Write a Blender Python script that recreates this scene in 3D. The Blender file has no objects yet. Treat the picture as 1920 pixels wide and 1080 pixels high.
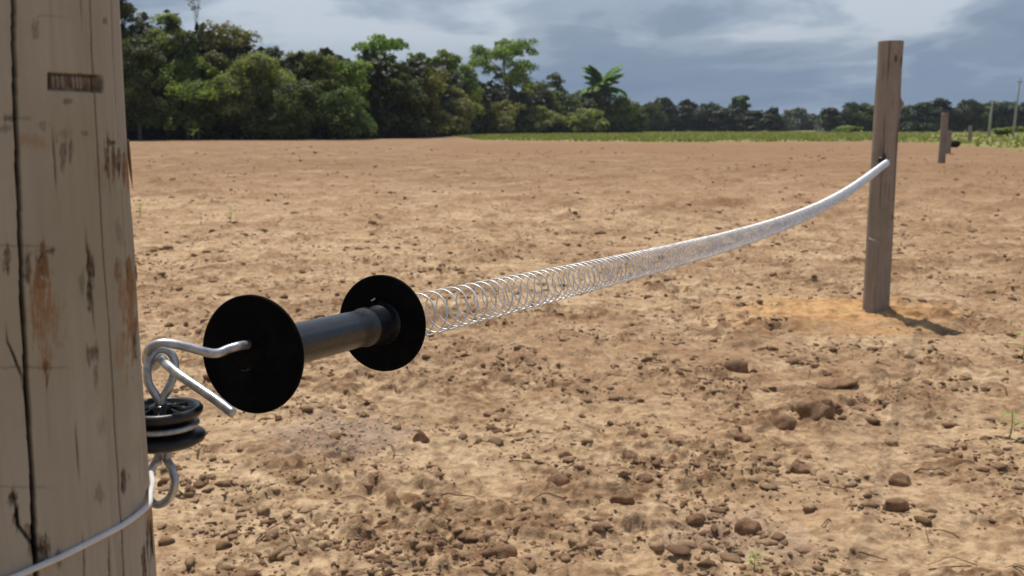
import bpy, bmesh, math, random
import numpy as np
from mathutils import Vector, Matrix

random.seed(7)
RNG = np.random.default_rng(11)
S = bpy.context.scene
COL = S.collection

# ------------------------------------------------------------------ camera
H_CAM = 1.02
F_PX = 1973.0                      # focal length in pixels of a 1920 wide frame
PITCH = math.atan(300.0 / F_PX)    # looking slightly down
cam_data = bpy.data.cameras.new("camera")
cam_data.sensor_width = 36.0
cam_data.lens = 36.0 * F_PX / 1920.0
cam_data.clip_start = 0.02
cam_data.clip_end = 6000.0
cam_data.dof.use_dof = True
cam_data.dof.focus_distance = 0.85
cam_data.dof.aperture_fstop = 20.0
cam = bpy.data.objects.new("camera", cam_data)
COL.objects.link(cam)
cam.location = (0, 0, H_CAM)
cam.rotation_euler = (math.pi / 2 - PITCH, 0, 0)
S.camera = cam

# ------------------------------------------------------------------ sun and sky
SUN_EL = math.radians(69)
SUN_AZ = math.radians(-20)         # from +Y towards +X
sun_dir = Vector((math.sin(SUN_AZ) * math.cos(SUN_EL), math.cos(SUN_AZ) * math.cos(SUN_EL), math.sin(SUN_EL)))
sd = bpy.data.lights.new("sun", 'SUN')
sd.energy = 4.2
sd.angle = math.radians(0.6)
sd.color = (1.0, 0.94, 0.84)
so = bpy.data.objects.new("sun", sd)
COL.objects.link(so)
so.rotation_euler = sun_dir.to_track_quat('Z', 'Y').to_euler()

W = bpy.data.worlds.new("World")
S.world = W
W.use_nodes = True
nt = W.node_tree
nt.nodes.clear()


def N(nt, typ, **kw):
    n = nt.nodes.new(typ)
    for k, v in kw.items():
        setattr(n, k, v)
    return n


def L(nt, a, b):
    nt.links.new(a, b)


def ramp(nt, fac, stops, interp='LINEAR'):
    r = N(nt, 'ShaderNodeValToRGB')
    r.color_ramp.interpolation = interp
    els = r.color_ramp.elements
    while len(els) < len(stops):
        els.new(0.5)
    for e, (p, c) in zip(els, stops):
        e.position = p
        e.color = (c[0], c[1], c[2], 1) if not isinstance(c, (int, float)) else (c, c, c, 1)
    L(nt, fac, r.inputs[0])
    return r.outputs[0]


def mixc(nt, fac, a, b, mode='MIX'):
    m = N(nt, 'ShaderNodeMix', data_type='RGBA', blend_type=mode)
    for sock, v in ((m.inputs[0], fac), (m.inputs[6], a), (m.inputs[7], b)):
        if hasattr(v, 'is_linked') or hasattr(v, 'links'):
            L(nt, v, sock)
        elif isinstance(v, (int, float)):
            sock.default_value = v
        else:
            sock.default_value = (v[0], v[1], v[2], 1)
    return m.outputs[2]


def math_n(nt, op, a, b=0.0, clamp=False):
    m = N(nt, 'ShaderNodeMath', operation=op, use_clamp=clamp)
    for i, v in enumerate((a, b)):
        if hasattr(v, 'links'):
            L(nt, v, m.inputs[i])
        else:
            m.inputs[i].default_value = v
    return m.outputs[0]


SKY_STRENGTH = 0.1
sky = N(nt, 'ShaderNodeTexSky', sky_type='NISHITA', sun_disc=False)
sky.sun_elevation = SUN_EL
sky.sun_rotation = SUN_AZ
sky.air_density = 1.0
sky.dust_density = 1.5
bg = N(nt, 'ShaderNodeBackground')
bg.inputs['Strength'].default_value = SKY_STRENGTH
wo = N(nt, 'ShaderNodeOutputWorld')
tc = N(nt, 'ShaderNodeTexCoord')
sep = N(nt, 'ShaderNodeSeparateXYZ')
L(nt, tc.outputs['Generated'], sep.inputs[0])
# the cloud deck: direction projected on a flat layer overhead
zc = math_n(nt, 'ADD', math_n(nt, 'MAXIMUM', sep.outputs[2], 0.0), 0.14)
cx = math_n(nt, 'DIVIDE', sep.outputs[0], zc)
cy = math_n(nt, 'MULTIPLY', math_n(nt, 'DIVIDE', sep.outputs[1], zc), 0.5)
cmb = N(nt, 'ShaderNodeCombineXYZ')
L(nt, cx, cmb.inputs[0]); L(nt, cy, cmb.inputs[1])
cmb.inputs[2].default_value = 11.9
n1 = N(nt, 'ShaderNodeTexNoise', noise_dimensions='3D')
n1.inputs['Scale'].default_value = 0.95
n1.inputs['Detail'].default_value = 6
n1.inputs['Roughness'].default_value = 0.5
n1.inputs['Distortion'].default_value = 0.35
L(nt, cmb.outputs[0], n1.inputs['Vector'])
K = 1.0 / SKY_STRENGTH


def kc(c):
    return (c[0] * K, c[1] * K, c[2] * K)


# cloud colours as seen by the photo's exposure
n2 = N(nt, 'ShaderNodeTexNoise', noise_dimensions='3D')
n2.inputs['Scale'].default_value = 3.1
n2.inputs['Detail'].default_value = 6
n2.inputs['Distortion'].default_value = 0.5
mp2 = N(nt, 'ShaderNodeMapping')
mp2.inputs['Scale'].default_value = (.7, 1.4, 1)
L(nt, cmb.outputs[0], mp2.inputs['Vector']); L(nt, mp2.outputs[0], n2.inputs['Vector'])
nmix = math_n(nt, 'ADD', math_n(nt, 'MULTIPLY', n1.outputs[0], .78), math_n(nt, 'MULTIPLY', n2.outputs[0], .22))
cl = ramp(nt, nmix, [(0.38, (0.165, 0.225, 0.34)), (0.47, (0.22, 0.29, 0.41)), (0.53, (0.34, 0.41, 0.52)), (0.60, (0.58, 0.64, 0.73))], 'EASE')
cl_s = N(nt, 'ShaderNodeVectorMath', operation='SCALE')
L(nt, cl, cl_s.inputs[0]); cl_s.inputs['Scale'].default_value = K * 0.88
# clear low band near the horizon where the real sky shows, bluer
low = N(nt, 'ShaderNodeVectorMath', operation='SCALE')
lowc = mixc(nt, 0.25, (0.215, 0.31, 0.455), cl)
L(nt, lowc, low.inputs[0]); low.inputs['Scale'].default_value = K * 0.82
band = ramp(nt, sep.outputs[2], [(0.0, 0.85), (0.05, 0.7), (0.085, 0.12), (0.12, 0.0)])
skyc = mixc(nt, 0.82, sky.outputs[0], cl_s.outputs[0])
skyc = mixc(nt, band, skyc, low.outputs[0])
L(nt, skyc, bg.inputs['Color'])
L(nt, bg.outputs[0], wo.inputs['Surface'])

S.view_settings.view_transform = 'Standard'
S.view_settings.look = 'None'
S.view_settings.exposure = 0.12
S.view_settings.gamma = 1.0
S.cycles.max_bounces = 6
S.cycles.volume_bounces = 0

# ------------------------------------------------------------------ helpers
CP, SP = math.cos(PITCH), math.sin(PITCH)


def P(x, y, d):
    """world point seen at photo pixel (x, y) at depth d metres"""
    r = (x - 960) / F_PX * d
    dn = (y - 540) / F_PX * d
    return Vector((r, d * CP - dn * SP, H_CAM - d * SP - dn * CP))


def ray(x, y):
    v = P(x, y, 1.0) - Vector((0, 0, H_CAM))
    return v


def G(x, y, z=0.0):
    """point on the flat ground at photo pixel"""
    v = ray(x, y)
    t = (z - H_CAM) / v.z
    return Vector((v.x * t, v.y * t, z))


def at_Y(x, Y):
    """world x of photo column x near the horizon at distance Y"""
    return (x - 960) / F_PX * Y * CP


def top_z(y, Y):
    return H_CAM + ray(960, y).z / ray(960, y).y * Y


def tag(o, label=None, cat=None, group=None, kind=None):
    if label: o['label'] = label
    if cat: o['category'] = cat
    if group: o['group'] = group
    if kind: o['kind'] = kind
    return o


def empty(name, loc=(0, 0, 0), rz=0.0):
    o = bpy.data.objects.new(name, None)
    COL.objects.link(o)
    o.location = loc
    o.rotation_euler = (0, 0, rz)
    o.empty_display_size = 0.05
    return o


def mesh_np(name, verts, faces, mat=None, parent=None, smooth=True, attrs=None, world=True):
    """verts (n,3); faces: (m,k) array or list of such arrays. Verts are world coordinates when world is True."""
    me = bpy.data.meshes.new(name)
    verts = np.asarray(verts, dtype=np.float32)
    if parent is not None and world:
        mw = parent_matrix(parent).inverted()
        R = np.array(mw.to_3x3()); T = np.array(mw.translation)
        verts = (verts @ R.T + T).astype(np.float32)
    fl = faces if isinstance(faces, list) else [faces]
    fl = [np.asarray(f, dtype=np.int32) for f in fl if len(f)]
    loops = np.concatenate([f.ravel() for f in fl])
    totals = np.concatenate([np.full(len(f), f.shape[1], dtype=np.int32) for f in fl])
    starts = np.concatenate([[0], np.cumsum(totals)[:-1]]).astype(np.int32)
    me.vertices.add(len(verts)); me.loops.add(len(loops)); me.polygons.add(len(totals))
    me.vertices.foreach_set('co', verts.ravel())
    me.loops.foreach_set('vertex_index', loops)
    me.polygons.foreach_set('loop_start', starts)
    me.update(calc_edges=True)
    if smooth:
        me.polygons.foreach_set('use_smooth', np.ones(len(totals), dtype=bool))
    if attrs:
        for k, v in attrs.items():
            a = me.attributes.new(k, 'FLOAT', 'POINT')
            a.data.foreach_set('value', np.asarray(v, dtype=np.float32))
    me.validate()
    if mat: me.materials.append(mat)
    o = bpy.data.objects.new(name, me)
    COL.objects.link(o)
    if parent is not None:
        o.parent = parent
    return o


def parent_matrix(p):
    m = p.matrix_basis.copy()
    if p.parent: m = parent_matrix(p.parent) @ m
    return m


def catmull(pts, n):
    """smooth resampling through points (k, m)"""
    pts = np.asarray(pts, float)
    k = len(pts)
    ext = np.vstack([2 * pts[0] - pts[1], pts, 2 * pts[-1] - pts[-2]])
    u = np.linspace(0, k - 1, n)
    i = np.minimum(u.astype(int), k - 2)
    t = (u - i)[:, None]
    p0, p1, p2, p3 = ext[i], ext[i + 1], ext[i + 2], ext[i + 3]
    return 0.5 * ((2 * p1) + (-p0 + p2) * t + (2 * p0 - 5 * p1 + 4 * p2 - p3) * t ** 2 + (-p0 + 3 * p1 - 3 * p2 + p3) * t ** 3)


def tube(pts, rad, sides=8, closed=False, cap=True):
    pts = np.asarray(pts, float)
    n = len(pts)
    rad = np.broadcast_to(np.asarray(rad, float), (n,))
    if closed:
        tan = np.roll(pts, -1, 0) - np.roll(pts, 1, 0)
    else:
        tan = np.gradient(pts, axis=0)
    tan /= np.linalg.norm(tan, axis=1)[:, None] + 1e-12
    a = np.array([0, 0, 1.0]) if abs(tan[0][2]) < 0.9 else np.array([1.0, 0, 0])
    nrm = np.zeros_like(pts)
    v = a - tan[0] * np.dot(a, tan[0]); v /= np.linalg.norm(v)
    nrm[0] = v
    for i in range(1, n):
        v = nrm[i - 1] - tan[i] * np.dot(nrm[i - 1], tan[i])
        nrm[i] = v / (np.linalg.norm(v) + 1e-12)
    bi = np.cross(tan, nrm)
    ang = np.arange(sides) * 2 * math.pi / sides
    V = pts[:, None, :] + rad[:, None, None] * (np.cos(ang)[None, :, None] * nrm[:, None, :] + np.sin(ang)[None, :, None] * bi[:, None, :])
    V = V.reshape(-1, 3)
    i, j = np.meshgrid(np.arange(n if closed else n - 1), np.arange(sides), indexing='ij')
    i2 = (i + 1) % n; j2 = (j + 1) % sides
    F = np.stack([i * sides + j, i * sides + j2, i2 * sides + j2, i2 * sides + j], -1).reshape(-1, 4)
    T = []
    if cap and not closed:
        c0 = len(V); V = np.vstack([V, pts[0] - tan[0] * rad[0] * .4, pts[-1] + tan[-1] * rad[-1] * .4])
        jj = np.arange(sides)
        T = np.vstack([np.stack([np.full(sides, c0), (jj + 1) % sides, jj], -1),
                       np.stack([np.full(sides, c0 + 1), (n - 1) * sides + jj, (n - 1) * sides + (jj + 1) % sides], -1)])
    return V, F, T


def join_parts(parts):
    V = []; Q = []; T = []; o = 0
    for p in parts:
        v, q = p[0], p[1]
        t = p[2] if len(p) > 2 else []
        V.append(v)
        if len(q): Q.append(np.asarray(q) + o)
        if len(t): T.append(np.asarray(t) + o)
        o += len(v)
    return np.vstack(V), [x for x in ([np.vstack(Q)] if Q else []) + ([np.vstack(T)] if T else [])]


def lathe(profile, seg, origin, axis):
    """profile: list of (radius, along axis)"""
    axis = Vector(axis).normalized()
    q = axis.to_track_quat('Z', 'Y').to_matrix()
    R = np.array(q)
    pr = np.asarray(profile, float)
    ang = np.arange(seg) * 2 * math.pi / seg
    V = np.stack([pr[:, None, 0] * np.cos(ang), pr[:, None, 0] * np.sin(ang), np.repeat(pr[:, 1:2], seg, 1)], -1).reshape(-1, 3)
    V = V @ R.T + np.array(origin)
    n = len(pr)
    i, j = np.meshgrid(np.arange(n - 1), np.arange(seg), indexing='ij')
    j2 = (j + 1) % seg
    F = np.stack([i * seg + j, i * seg + j2, (i + 1) * seg + j2, (i + 1) * seg + j], -1).reshape(-1, 4)
    return V, F, []


def hash2(ix, iy, seed):
    h = (ix.astype(np.int64) * 374761393 + iy.astype(np.int64) * 668265263 + seed * 1442695041) & 0xFFFFFFFF
    h = ((h ^ (h >> 13)) * 1274126177) & 0xFFFFFFFF
    h = h ^ (h >> 16)
    return h


def perlin(x, y, seed=0):
    ix = np.floor(x).astype(np.int64); iy = np.floor(y).astype(np.int64)
    fx = x - ix; fy = y - iy
    u = fx * fx * fx * (fx * (fx * 6 - 15) + 10); v = fy * fy * fy * (fy * (fy * 6 - 15) + 10)

    def g(dx, dy):
        a = (hash2(ix + dx, iy + dy, seed) & 1023) * (2 * math.pi / 1024)
        return np.cos(a) * (fx - dx) + np.sin(a) * (fy - dy)
    n0 = g(0, 0) * (1 - u) + g(1, 0) * u
    n1_ = g(0, 1) * (1 - u) + g(1, 1) * u
    return (n0 * (1 - v) + n1_ * v) * 1.5


def fbm(x, y, octv=4, seed=0, gain=.5):
    s = 0; a = 1; t = 0
    for o in range(octv):
        s = s + a * perlin(x * 2 ** o + o * 17.3, y * 2 ** o - o * 9.1, seed + o)
        t += a; a *= gain
    return s / t * 1.3


def sstep(a, b, x):
    t = np.clip((x - a) / (b - a), 0, 1)
    return t * t * (3 - 2 * t)


# ------------------------------------------------------------------ materials
def new_mat(name):
    m = bpy.data.materials.new(name)
    m.use_nodes = True
    n = m.node_tree
    b = n.nodes['Principled BSDF']
    return m, n, b


def noise(nt, scale, detail=4, rough=.55, vec=None, dist=0.0):
    t = N(nt, 'ShaderNodeTexNoise')
    t.inputs['Scale'].default_value = scale
    t.inputs['Detail'].default_value = detail
    t.inputs['Roughness'].default_value = rough
    t.inputs['Distortion'].default_value = dist
    if vec is not None: L(nt, vec, t.inputs['Vector'])
    return t.outputs[0]


def objco(nt, scale=(1, 1, 1), world=False):
    if world:
        g = N(nt, 'ShaderNodeNewGeometry').outputs['Position']
    else:
        g = N(nt, 'ShaderNodeTexCoord').outputs['Object']
    mp = N(nt, 'ShaderNodeMapping')
    mp.inputs['Scale'].default_value = scale
    L(nt, g, mp.inputs['Vector'])
    return mp.outputs[0]


def attr(nt, name):
    a = N(nt, 'ShaderNodeAttribute', attribute_name=name)
    return a.outputs['Fac']


def bump(nt, b, h, strength, dist):
    bp = N(nt, 'ShaderNodeBump')
    bp.inputs['Strength'].default_value = strength
    bp.inputs['Distance'].default_value = dist
    L(nt, h, bp.inputs['Height'])
    L(nt, bp.outputs[0], b.inputs['Normal'])


def mat_ground():
    m, n, b = new_mat('soil')
    p = objco(n, world=True)
    big = noise(n, 0.35, 5, .6, p)
    mid = noise(n, 2.2, 6, .62, p, .4)
    fine = noise(n, 28, 6, .65, p)
    grit = noise(n, 190, 3, .7, p)
    c = mixc(n, ramp(n, mid, [(.35, 0), (.65, 1)]), (.52, .358, .21), (.69, .51, .318))
    c = mixc(n, math_n(n, 'MULTIPLY', ramp(n, big, [(.42, 0), (.62, 1)]), .4), c, (.34, .20, .11))
    patch = noise(n, 7.5, 8, .70, p, .9)
    c = mixc(n, math_n(n, 'MULTIPLY', ramp(n, patch, [(.42, 1), (.49, 0)]), .55), c, (.245, .138, .072))
    c = mixc(n, math_n(n, 'MULTIPLY', ramp(n, fine, [(.38, 1), (.54, 0)]), .6), c, (.23, .138, .078))
    c = mixc(n, math_n(n, 'MULTIPLY', ramp(n, grit, [(.30, 1), (.48, 0)]), .35), c, (.24, .15, .09))
    c = mixc(n, math_n(n, 'MULTIPLY', ramp(n, grit, [(.60, 0), (.74, 1)]), .35), c, (.62, .46, .31))
    c = mixc(n, math_n(n, 'MULTIPLY', attr(n, 'moist'), ramp(n, mid, [(.34, .8), (.62, .15)])), c, (.27, .155, .086))
    c = mixc(n, math_n(n, 'MULTIPLY', attr(n, 'clod'), ramp(n, noise(n, 9, 4, .6, p), [(.3, .35), (.6, 1)])), c, (.19, .102, .053))
    c = mixc(n, attr(n, 'orange'), c, mixc(n, ramp(n, patch, [(.4, 1), (.56, 0)]), (.64, .375, .155), (.46, .24, .10)))
    c = mixc(n, attr(n, 'grey'), c, (.30, .215, .175))
    far = noise(n, .30, 7, .68, objco(n, (.45, .9, 1), True), 1.2)
    fcol = mixc(n, ramp(n, far, [(.38, 0), (.62, 1)]), (.235, .15, .088), (.38, .265, .156))
    st = noise(n, .8, 7, .66, p, .8)
    fcol = mixc(n, math_n(n, 'MULTIPLY', ramp(n, st, [(.44, 1), (.51, 0)]), .85), fcol, (.17, .098, .053))
    fcol = mixc(n, math_n(n, 'MULTIPLY', ramp(n, st, [(.54, 0), (.64, 1)]), .6), fcol, (.50, .36, .22))
    fcol = mixc(n, math_n(n, 'MULTIPLY', ramp(n, patch, [(.40, 1), (.54, 0)]), .6), fcol, (.17, .10, .055))
    fcol = mixc(n, math_n(n, 'MULTIPLY', attr(n, 'moist'), .85), fcol, (.235, .13, .068))
    c = mixc(n, attr(n, 'far'), c, fcol)
    gn = noise(n, .25, 5, .6, p)
    gc = mixc(n, ramp(n, gn, [(.4, 0), (.6, 1)]), (.19, .165, .06), (.27, .26, .09))
    c = mixc(n, attr(n, 'grass'), c, gc)
    L(n, c, b.inputs['Base Color'])
    b.inputs['Roughness'].default_value = .95
    b.inputs['Specular IOR Level'].default_value = .15
    h = math_n(n, 'ADD', math_n(n, 'MULTIPLY', fine, 1.0), math_n(n, 'MULTIPLY', grit, .25))
    bump(n, b, h, 1.0, .016)
    return m


def mat_simple(name, col, rough=.6, metal=0.0, spec=.5, nscale=None, var=.3, bscale=None, bdist=.001):
    m, n, b = new_mat(name)
    p = objco(n, world=False)
    if nscale:
        t = noise(n, nscale, 5, .6, p)
        c = mixc(n, ramp(n, t, [(.3, 0), (.7, 1)]), tuple(v * (1 - var) for v in col), tuple(min(1, v * (1 + var)) for v in col))
        L(n, c, b.inputs['Base Color'])
    else:
        b.inputs['Base Color'].default_value = (*col, 1)
    b.inputs['Roughness'].default_value = rough
    b.inputs['Metallic'].default_value = metal
    b.inputs['Specular IOR Level'].default_value = spec
    if bscale:
        bump(n, b, noise(n, bscale, 4, .6, p), .6, bdist)
    return m


def mat_galv(name='galvanised_wire', tone=.50, rough=.40):
    m, n, b = new_mat(name)
    p = objco(n)
    t = noise(n, 160, 4, .6, p)
    t2 = noise(n, 45, 4, .6, p)
    c = mixc(n, ramp(n, t, [(.35, 0), (.65, 1)]), (tone * .65, tone * .67, tone * .72), (tone * 1.2, tone * 1.22, tone * 1.25))
    L(n, c, b.inputs['Base Color'])
    b.inputs['Metallic'].default_value = .75
    L(n, ramp(n, t2, [(.3, rough - .1), (.7, rough + .14)]), b.inputs['Roughness'])
    bump(n, b, t, .35, .0004)
    return m


def mat_black(name, rough=.5, spec=.5, col=(.012, .012, .014)):
    m, n, b = new_mat(name)
    p = objco(n)
    t = noise(n, 60, 5, .65, p)
    c = mixc(n, ramp(n, t, [(.45, 0), (.75, 1)]), col, tuple(v * 1.8 + .004 for v in col))
    L(n, c, b.inputs['Base Color'])
    L(n, ramp(n, t, [(.3, rough - .08), (.7, rough + .12)]), b.inputs['Roughness'])
    b.inputs['Specular IOR Level'].default_value = spec
    bump(n, b, noise(n, 420, 3, .6, p), .12, .0006)
    return m


def mat_post(name, base, dark, grain_scale=1.0, moss=0.0):
    m, n, b = new_mat(name)
    g = objco(n, (42 * grain_scale, 42 * grain_scale, 2.2 * grain_scale))
    g2 = objco(n, (160 * grain_scale, 160 * grain_scale, 6 * grain_scale))
    p = objco(n)
    grain = noise(n, 1, 6, .6, g, .6)
    gfine = noise(n, 1, 4, .6, g2)
    blot = noise(n, 9, 5, .6, p)
    c = mixc(n, ramp(n, grain, [(.25, 0), (.75, 1)]), tuple(v * .80 for v in base), tuple(v * 1.10 for v in base))
    c = mixc(n, math_n(n, 'MULTIPLY', ramp(n, gfine, [(.30, 1), (.42, 0)]), .35), c, tuple(v * .55 for v in base))
    c = mixc(n, math_n(n, 'MULTIPLY', ramp(n, blot, [(.45, 0), (.64, 1)]), .7), c, (base[0] * .72, base[1] * .74, base[2] * .62))
    warm = noise(n, 5, 3, .5, p)
    c = mixc(n, math_n(n, 'MULTIPLY', ramp(n, warm, [(.52, 0), (.7, 1)]), .35), c, (base[0] * 1.08, base[1] * .98, base[2] * .88))
    c = mixc(n, attr(n, 'stain'), c, (.06, .036, .023))
    c = mixc(n, attr(n, 'rust'), c, (.27, .13, .045))
    c = mixc(n, attr(n, 'crack'), c, dark)
    L(n, c, b.inputs['Base Color'])
    b.inputs['Roughness'].default_value = .82
    b.inputs['Specular IOR Level'].default_value = .25
    h = math_n(n, 'ADD', grain, math_n(n, 'MULTIPLY', gfine, .6))
    bump(n, b, h, .35, .0012)
    return m


def mat_leaf(name, c_dark, c_light, transl=.3):
    m = bpy.data.materials.new(name)
    m.use_nodes = True
    n = m.node_tree
    n.nodes.clear()
    out = N(n, 'ShaderNodeOutputMaterial')
    tone = attr(n, 'tone')
    info = N(n, 'ShaderNodeObjectInfo')
    c = mixc(n, tone, c_dark, c_light)
    hs = N(n, 'ShaderNodeHueSaturation')
    L(n, c, hs.inputs['Color'])
    L(n, math_n(n, 'ADD', math_n(n, 'MULTIPLY', info.outputs['Random'], .05), .475), hs.inputs['Hue'])
    L(n, math_n(n, 'ADD', math_n(n, 'MULTIPLY', info.outputs['Random'], .5), .75), hs.inputs['Value'])
    pb = N(n, 'ShaderNodeBsdfPrincipled')
    pb.inputs['Roughness'].default_value = .6
    pb.inputs['Specular IOR Level'].default_value = .3
    L(n, hs.outputs[0], pb.inputs['Base Color'])
    tr = N(n, 'ShaderNodeBsdfTranslucent')
    tc_ = mixc(n, 1.0, hs.outputs[0], (1.25, 1.35, .55), 'MULTIPLY')
    L(n, tc_, tr.inputs['Color'])
    mx = N(n, 'ShaderNodeMixShader')
    mx.inputs[0].default_value = transl
    L(n, pb.outputs[0], mx.inputs[1]); L(n, tr.outputs[0], mx.inputs[2])
    L(n, mx.outputs[0], out.inputs['Surface'])
    return m


M_SOIL = mat_ground()
M_GALV = mat_galv()
M_SPRING = mat_galv('spring_wire', .78, .45)
M_SPRING.node_tree.nodes['Principled BSDF'].inputs['Metallic'].default_value = .55
M_FLANGE = mat_black('black_plastic', .75, .05, (.0035, .0035, .004))
M_GRIP = mat_black('grip_rubber', .27, .6, (.007, .0075, .010))
M_INSUL = mat_black('insulator_plastic', .32, .5, (.01, .01, .012))
M_LEAD = mat_simple('lead_wire_coating', (.62, .60, .60), .5, 0, .4, 90, .12, 300, .0003)
M_WOOD = mat_post('weathered_wood', (.41, .355, .285), (.010, .010, .007))
M_WOOD2 = mat_post('weathered_wood_far', (.32, .268, .225), (.03, .02, .015), .5)
M_CLOD = mat_simple('clod_soil', (.225, .135, .080), .95, 0, .1, 25, .45, 110, .006)
M_CRUMB, _n, _b = new_mat('crumb_soil')
_c = mixc(_n, attr(_n, 'tone'), (.15, .088, .050), (.42, .285, .175))
_c = mixc(_n, math_n(_n, 'MULTIPLY', ramp(_n, noise(_n, 120, 4, .6, objco(_n)), [(.35, 1), (.6, 0)]), .5), _c, (.17, .10, .06))
L(_n, _c, _b.inputs['Base Color']); _b.inputs['Roughness'].default_value = .95; _b.inputs['Specular IOR Level'].default_value = .1
bump(_n, _b, noise(_n, 220, 4, .7, objco(_n)), .8, .003)
M_PEB = mat_simple('pebble', (.46, .37, .28), .9, 0, .3, 40, .3)
M_TWIG = mat_simple('twig_bark', (.12, .072, .045), .9, 0, .1, 30, .4)
M_STRAW = mat_simple('dry_straw', (.50, .38, .22), .9, 0, .1, 30, .3)
M_BARK = mat_simple('bark', (.13, .115, .095), .9, 0, .1, 3, .4)
M_CONC = mat_simple('pole_concrete', (.36, .35, .34), .8, 0, .2, 2, .2)
M_LEAF_D = mat_leaf('foliage_dark', (.020, .032, .009), (.16, .20, .045), .30)
M_LEAF_G = mat_leaf('foliage_green', (.045, .075, .015), (.33, .40, .08), .42)
M_LEAF_O = mat_leaf('foliage_olive', (.055, .062, .022), (.37, .37, .11), .40)
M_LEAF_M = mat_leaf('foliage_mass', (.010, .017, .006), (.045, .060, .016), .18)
M_LEAF_F = mat_leaf('foliage_far', (.022, .034, .018), (.065, .085, .036), .2)
M_GRASS = mat_leaf('grass_blades', (.19, .205, .06), (.29, .30, .10), .3)
M_SPROUT = mat_leaf('sprout_leaf', (.16, .24, .05), (.36, .42, .14), .35)

# ------------------------------------------------------------------ ground sheet
POST2 = G(1641, 592)          # foot of the far gate post


BIG = [  # px x, py y, width px, height px, label
    (1535, 774, 72, 42, 'largest dark brown clod, wide block with a flat right side'),
    (1470, 796, 46, 34, 'round dark clod just left of the largest block of soil'),
    (788, 825, 30, 26, 'single small dark clod below the gap between the gate handle flanges'),
    (1193, 813, 40, 28, 'dark wedge shaped clod alone on pale sand in the middle of the field'),
    (1046, 904, 42, 30, 'rounded brown clod with a pale cap, at lower centre'),
    (1690, 895, 40, 28, 'smooth dark oval clod, upper one of a close pair at lower right'),
    (1681, 945, 44, 30, 'brown clod tilted to the right, lower one of a close pair at lower right'),
    (1386, 686, 46, 22, 'low dark clod on the near side of the orange mound'),
    (1394, 821, 32, 22, 'small flat topped dark clod down left of the round clod'),
    (1210, 895, 28, 20, 'little round dark clod below the wedge shaped one'),
    (1499, 877, 38, 24, 'low brown clod half sunk in pale sand below the largest block'),
    (952, 1040, 40, 26, 'light brown lump near the bottom edge left of centre'),
    (1305, 972, 40, 26, 'brown lump leaning on churned soil above the green sprout'),
    (1168, 930, 42, 32, 'pointed pyramid shaped clod at lower centre'),
    (1575, 712, 60, 24, 'ragged dark broken clod beyond the largest block'),
    (1405, 985, 46, 34, 'knobbly dark clod with a hollow beside the green sprout'),
]

BIG_XY = [G(px, py + h * .35) for (px, py, w, h, lab) in BIG]
BIG_R = [w / 2 / F_PX * math.hypot(g.x, g.y) for (px, py, w, h, lab), g in zip(BIG, BIG_XY)]


def ground_height(x, y, r):
    near = 1 - sstep(10, 26, r)
    midf = 1 - sstep(40, 90, r)
    h = .035 * fbm(x / 2.3, y / 2.3, 3, 1) * midf
    h = h + .016 * fbm(x / .55, y / .55, 3, 5) * near
    churn = sstep(-.22, .32, fbm(x / .75 + 3, y / .75, 3, 9))
    churn = .40 + .60 * churn
    nearm = 1 - sstep(24, 60, r)
    wx = x + .035 * perlin(x / .09, y / .09, 201) + .012 * perlin(x / .03, y / .03, 203)
    wy = y + .035 * perlin(x / .09 + 9, y / .09, 202) + .012 * perlin(x / .03 + 5, y / .03, 204)
    tex = 0; clod = 0
    far_in = sstep(6, 14, r)
    for (sc, amp, lo, hi, fade, sd_) in ((1.1, .075, .05, .40, far_in * (1 - sstep(50, 90, r)), 28), (.6, .050, .10, .40, (.25 + .75 * far_in) * (1 - sstep(30, 60, r)), 29), (.34, .018, .10, .42, nearm, 24), (.17, .028, .12, .34, nearm, 21), (.085, .021, .14, .36, near, 22), (.042, .011, .12, .34, near * (1 - sstep(7, 12, r)), 23), (.022, .005, .05, .35, 1 - sstep(4, 7, r), 25)):
        q = perlin(wx / sc + sd_, wy / sc, sd_)
        loc = sstep(-.35, .35, perlin(x / (sc * 5), y / (sc * 5) + 3, sd_ + 50))
        m = sstep(lo - .14, hi - .13, q) * (.30 + .70 * loc) * fade
        tex = tex + amp * m * (.75 + .5 * perlin(wx / (sc * .4), wy / (sc * .4), sd_ + 9))
        clod = np.maximum(clod, m * ((.7 if sc > .5 else .55) if sc > .1 else 1.0) * sstep(-.2, .3, perlin(x / (sc * 2.5), y / (sc * 2.5), sd_ + 70)))
    tex = tex * churn
    c3 = perlin(x / .026, y / .026, 26)
    tex = tex + c3 * .0022 * near
    # trampled, soft-edged hollows
    d1 = fbm(x / .22, y / .16, 2, 31)
    tex = tex - .014 * sstep(.18, .5, d1) * near
    # soil mound round the far post
    dx = x - POST2.x + .22; dy = y - POST2.y - .02
    q = np.sqrt((dx / .74) ** 2 + (dy / .62) ** 2)
    ang = fbm(x / .22, y / .22, 4, 41) * .55
    mound = 1 - sstep(.30, 1.1, q + ang)
    h = h * (1 - .5 * mound) + .022 * mound * (.7 + fbm(x / .16, y / .16, 3, 43))
    tex = tex * (1 - .35 * mound)
    for g_, rb in zip(BIG_XY, BIG_R):
        tex = tex * (.25 + .75 * sstep(.8, 1.9, np.hypot(x - g_.x, y - g_.y - rb * .2) / rb))
    foot = 1 - sstep(.02, .5, np.sqrt((x - POST2.x) ** 2 + (y - POST2.y) ** 2))
    clod = np.clip(clod * churn * 1.25, 0, 1)
    return h * (1 - foot * .3) + tex, clod, mound


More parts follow.
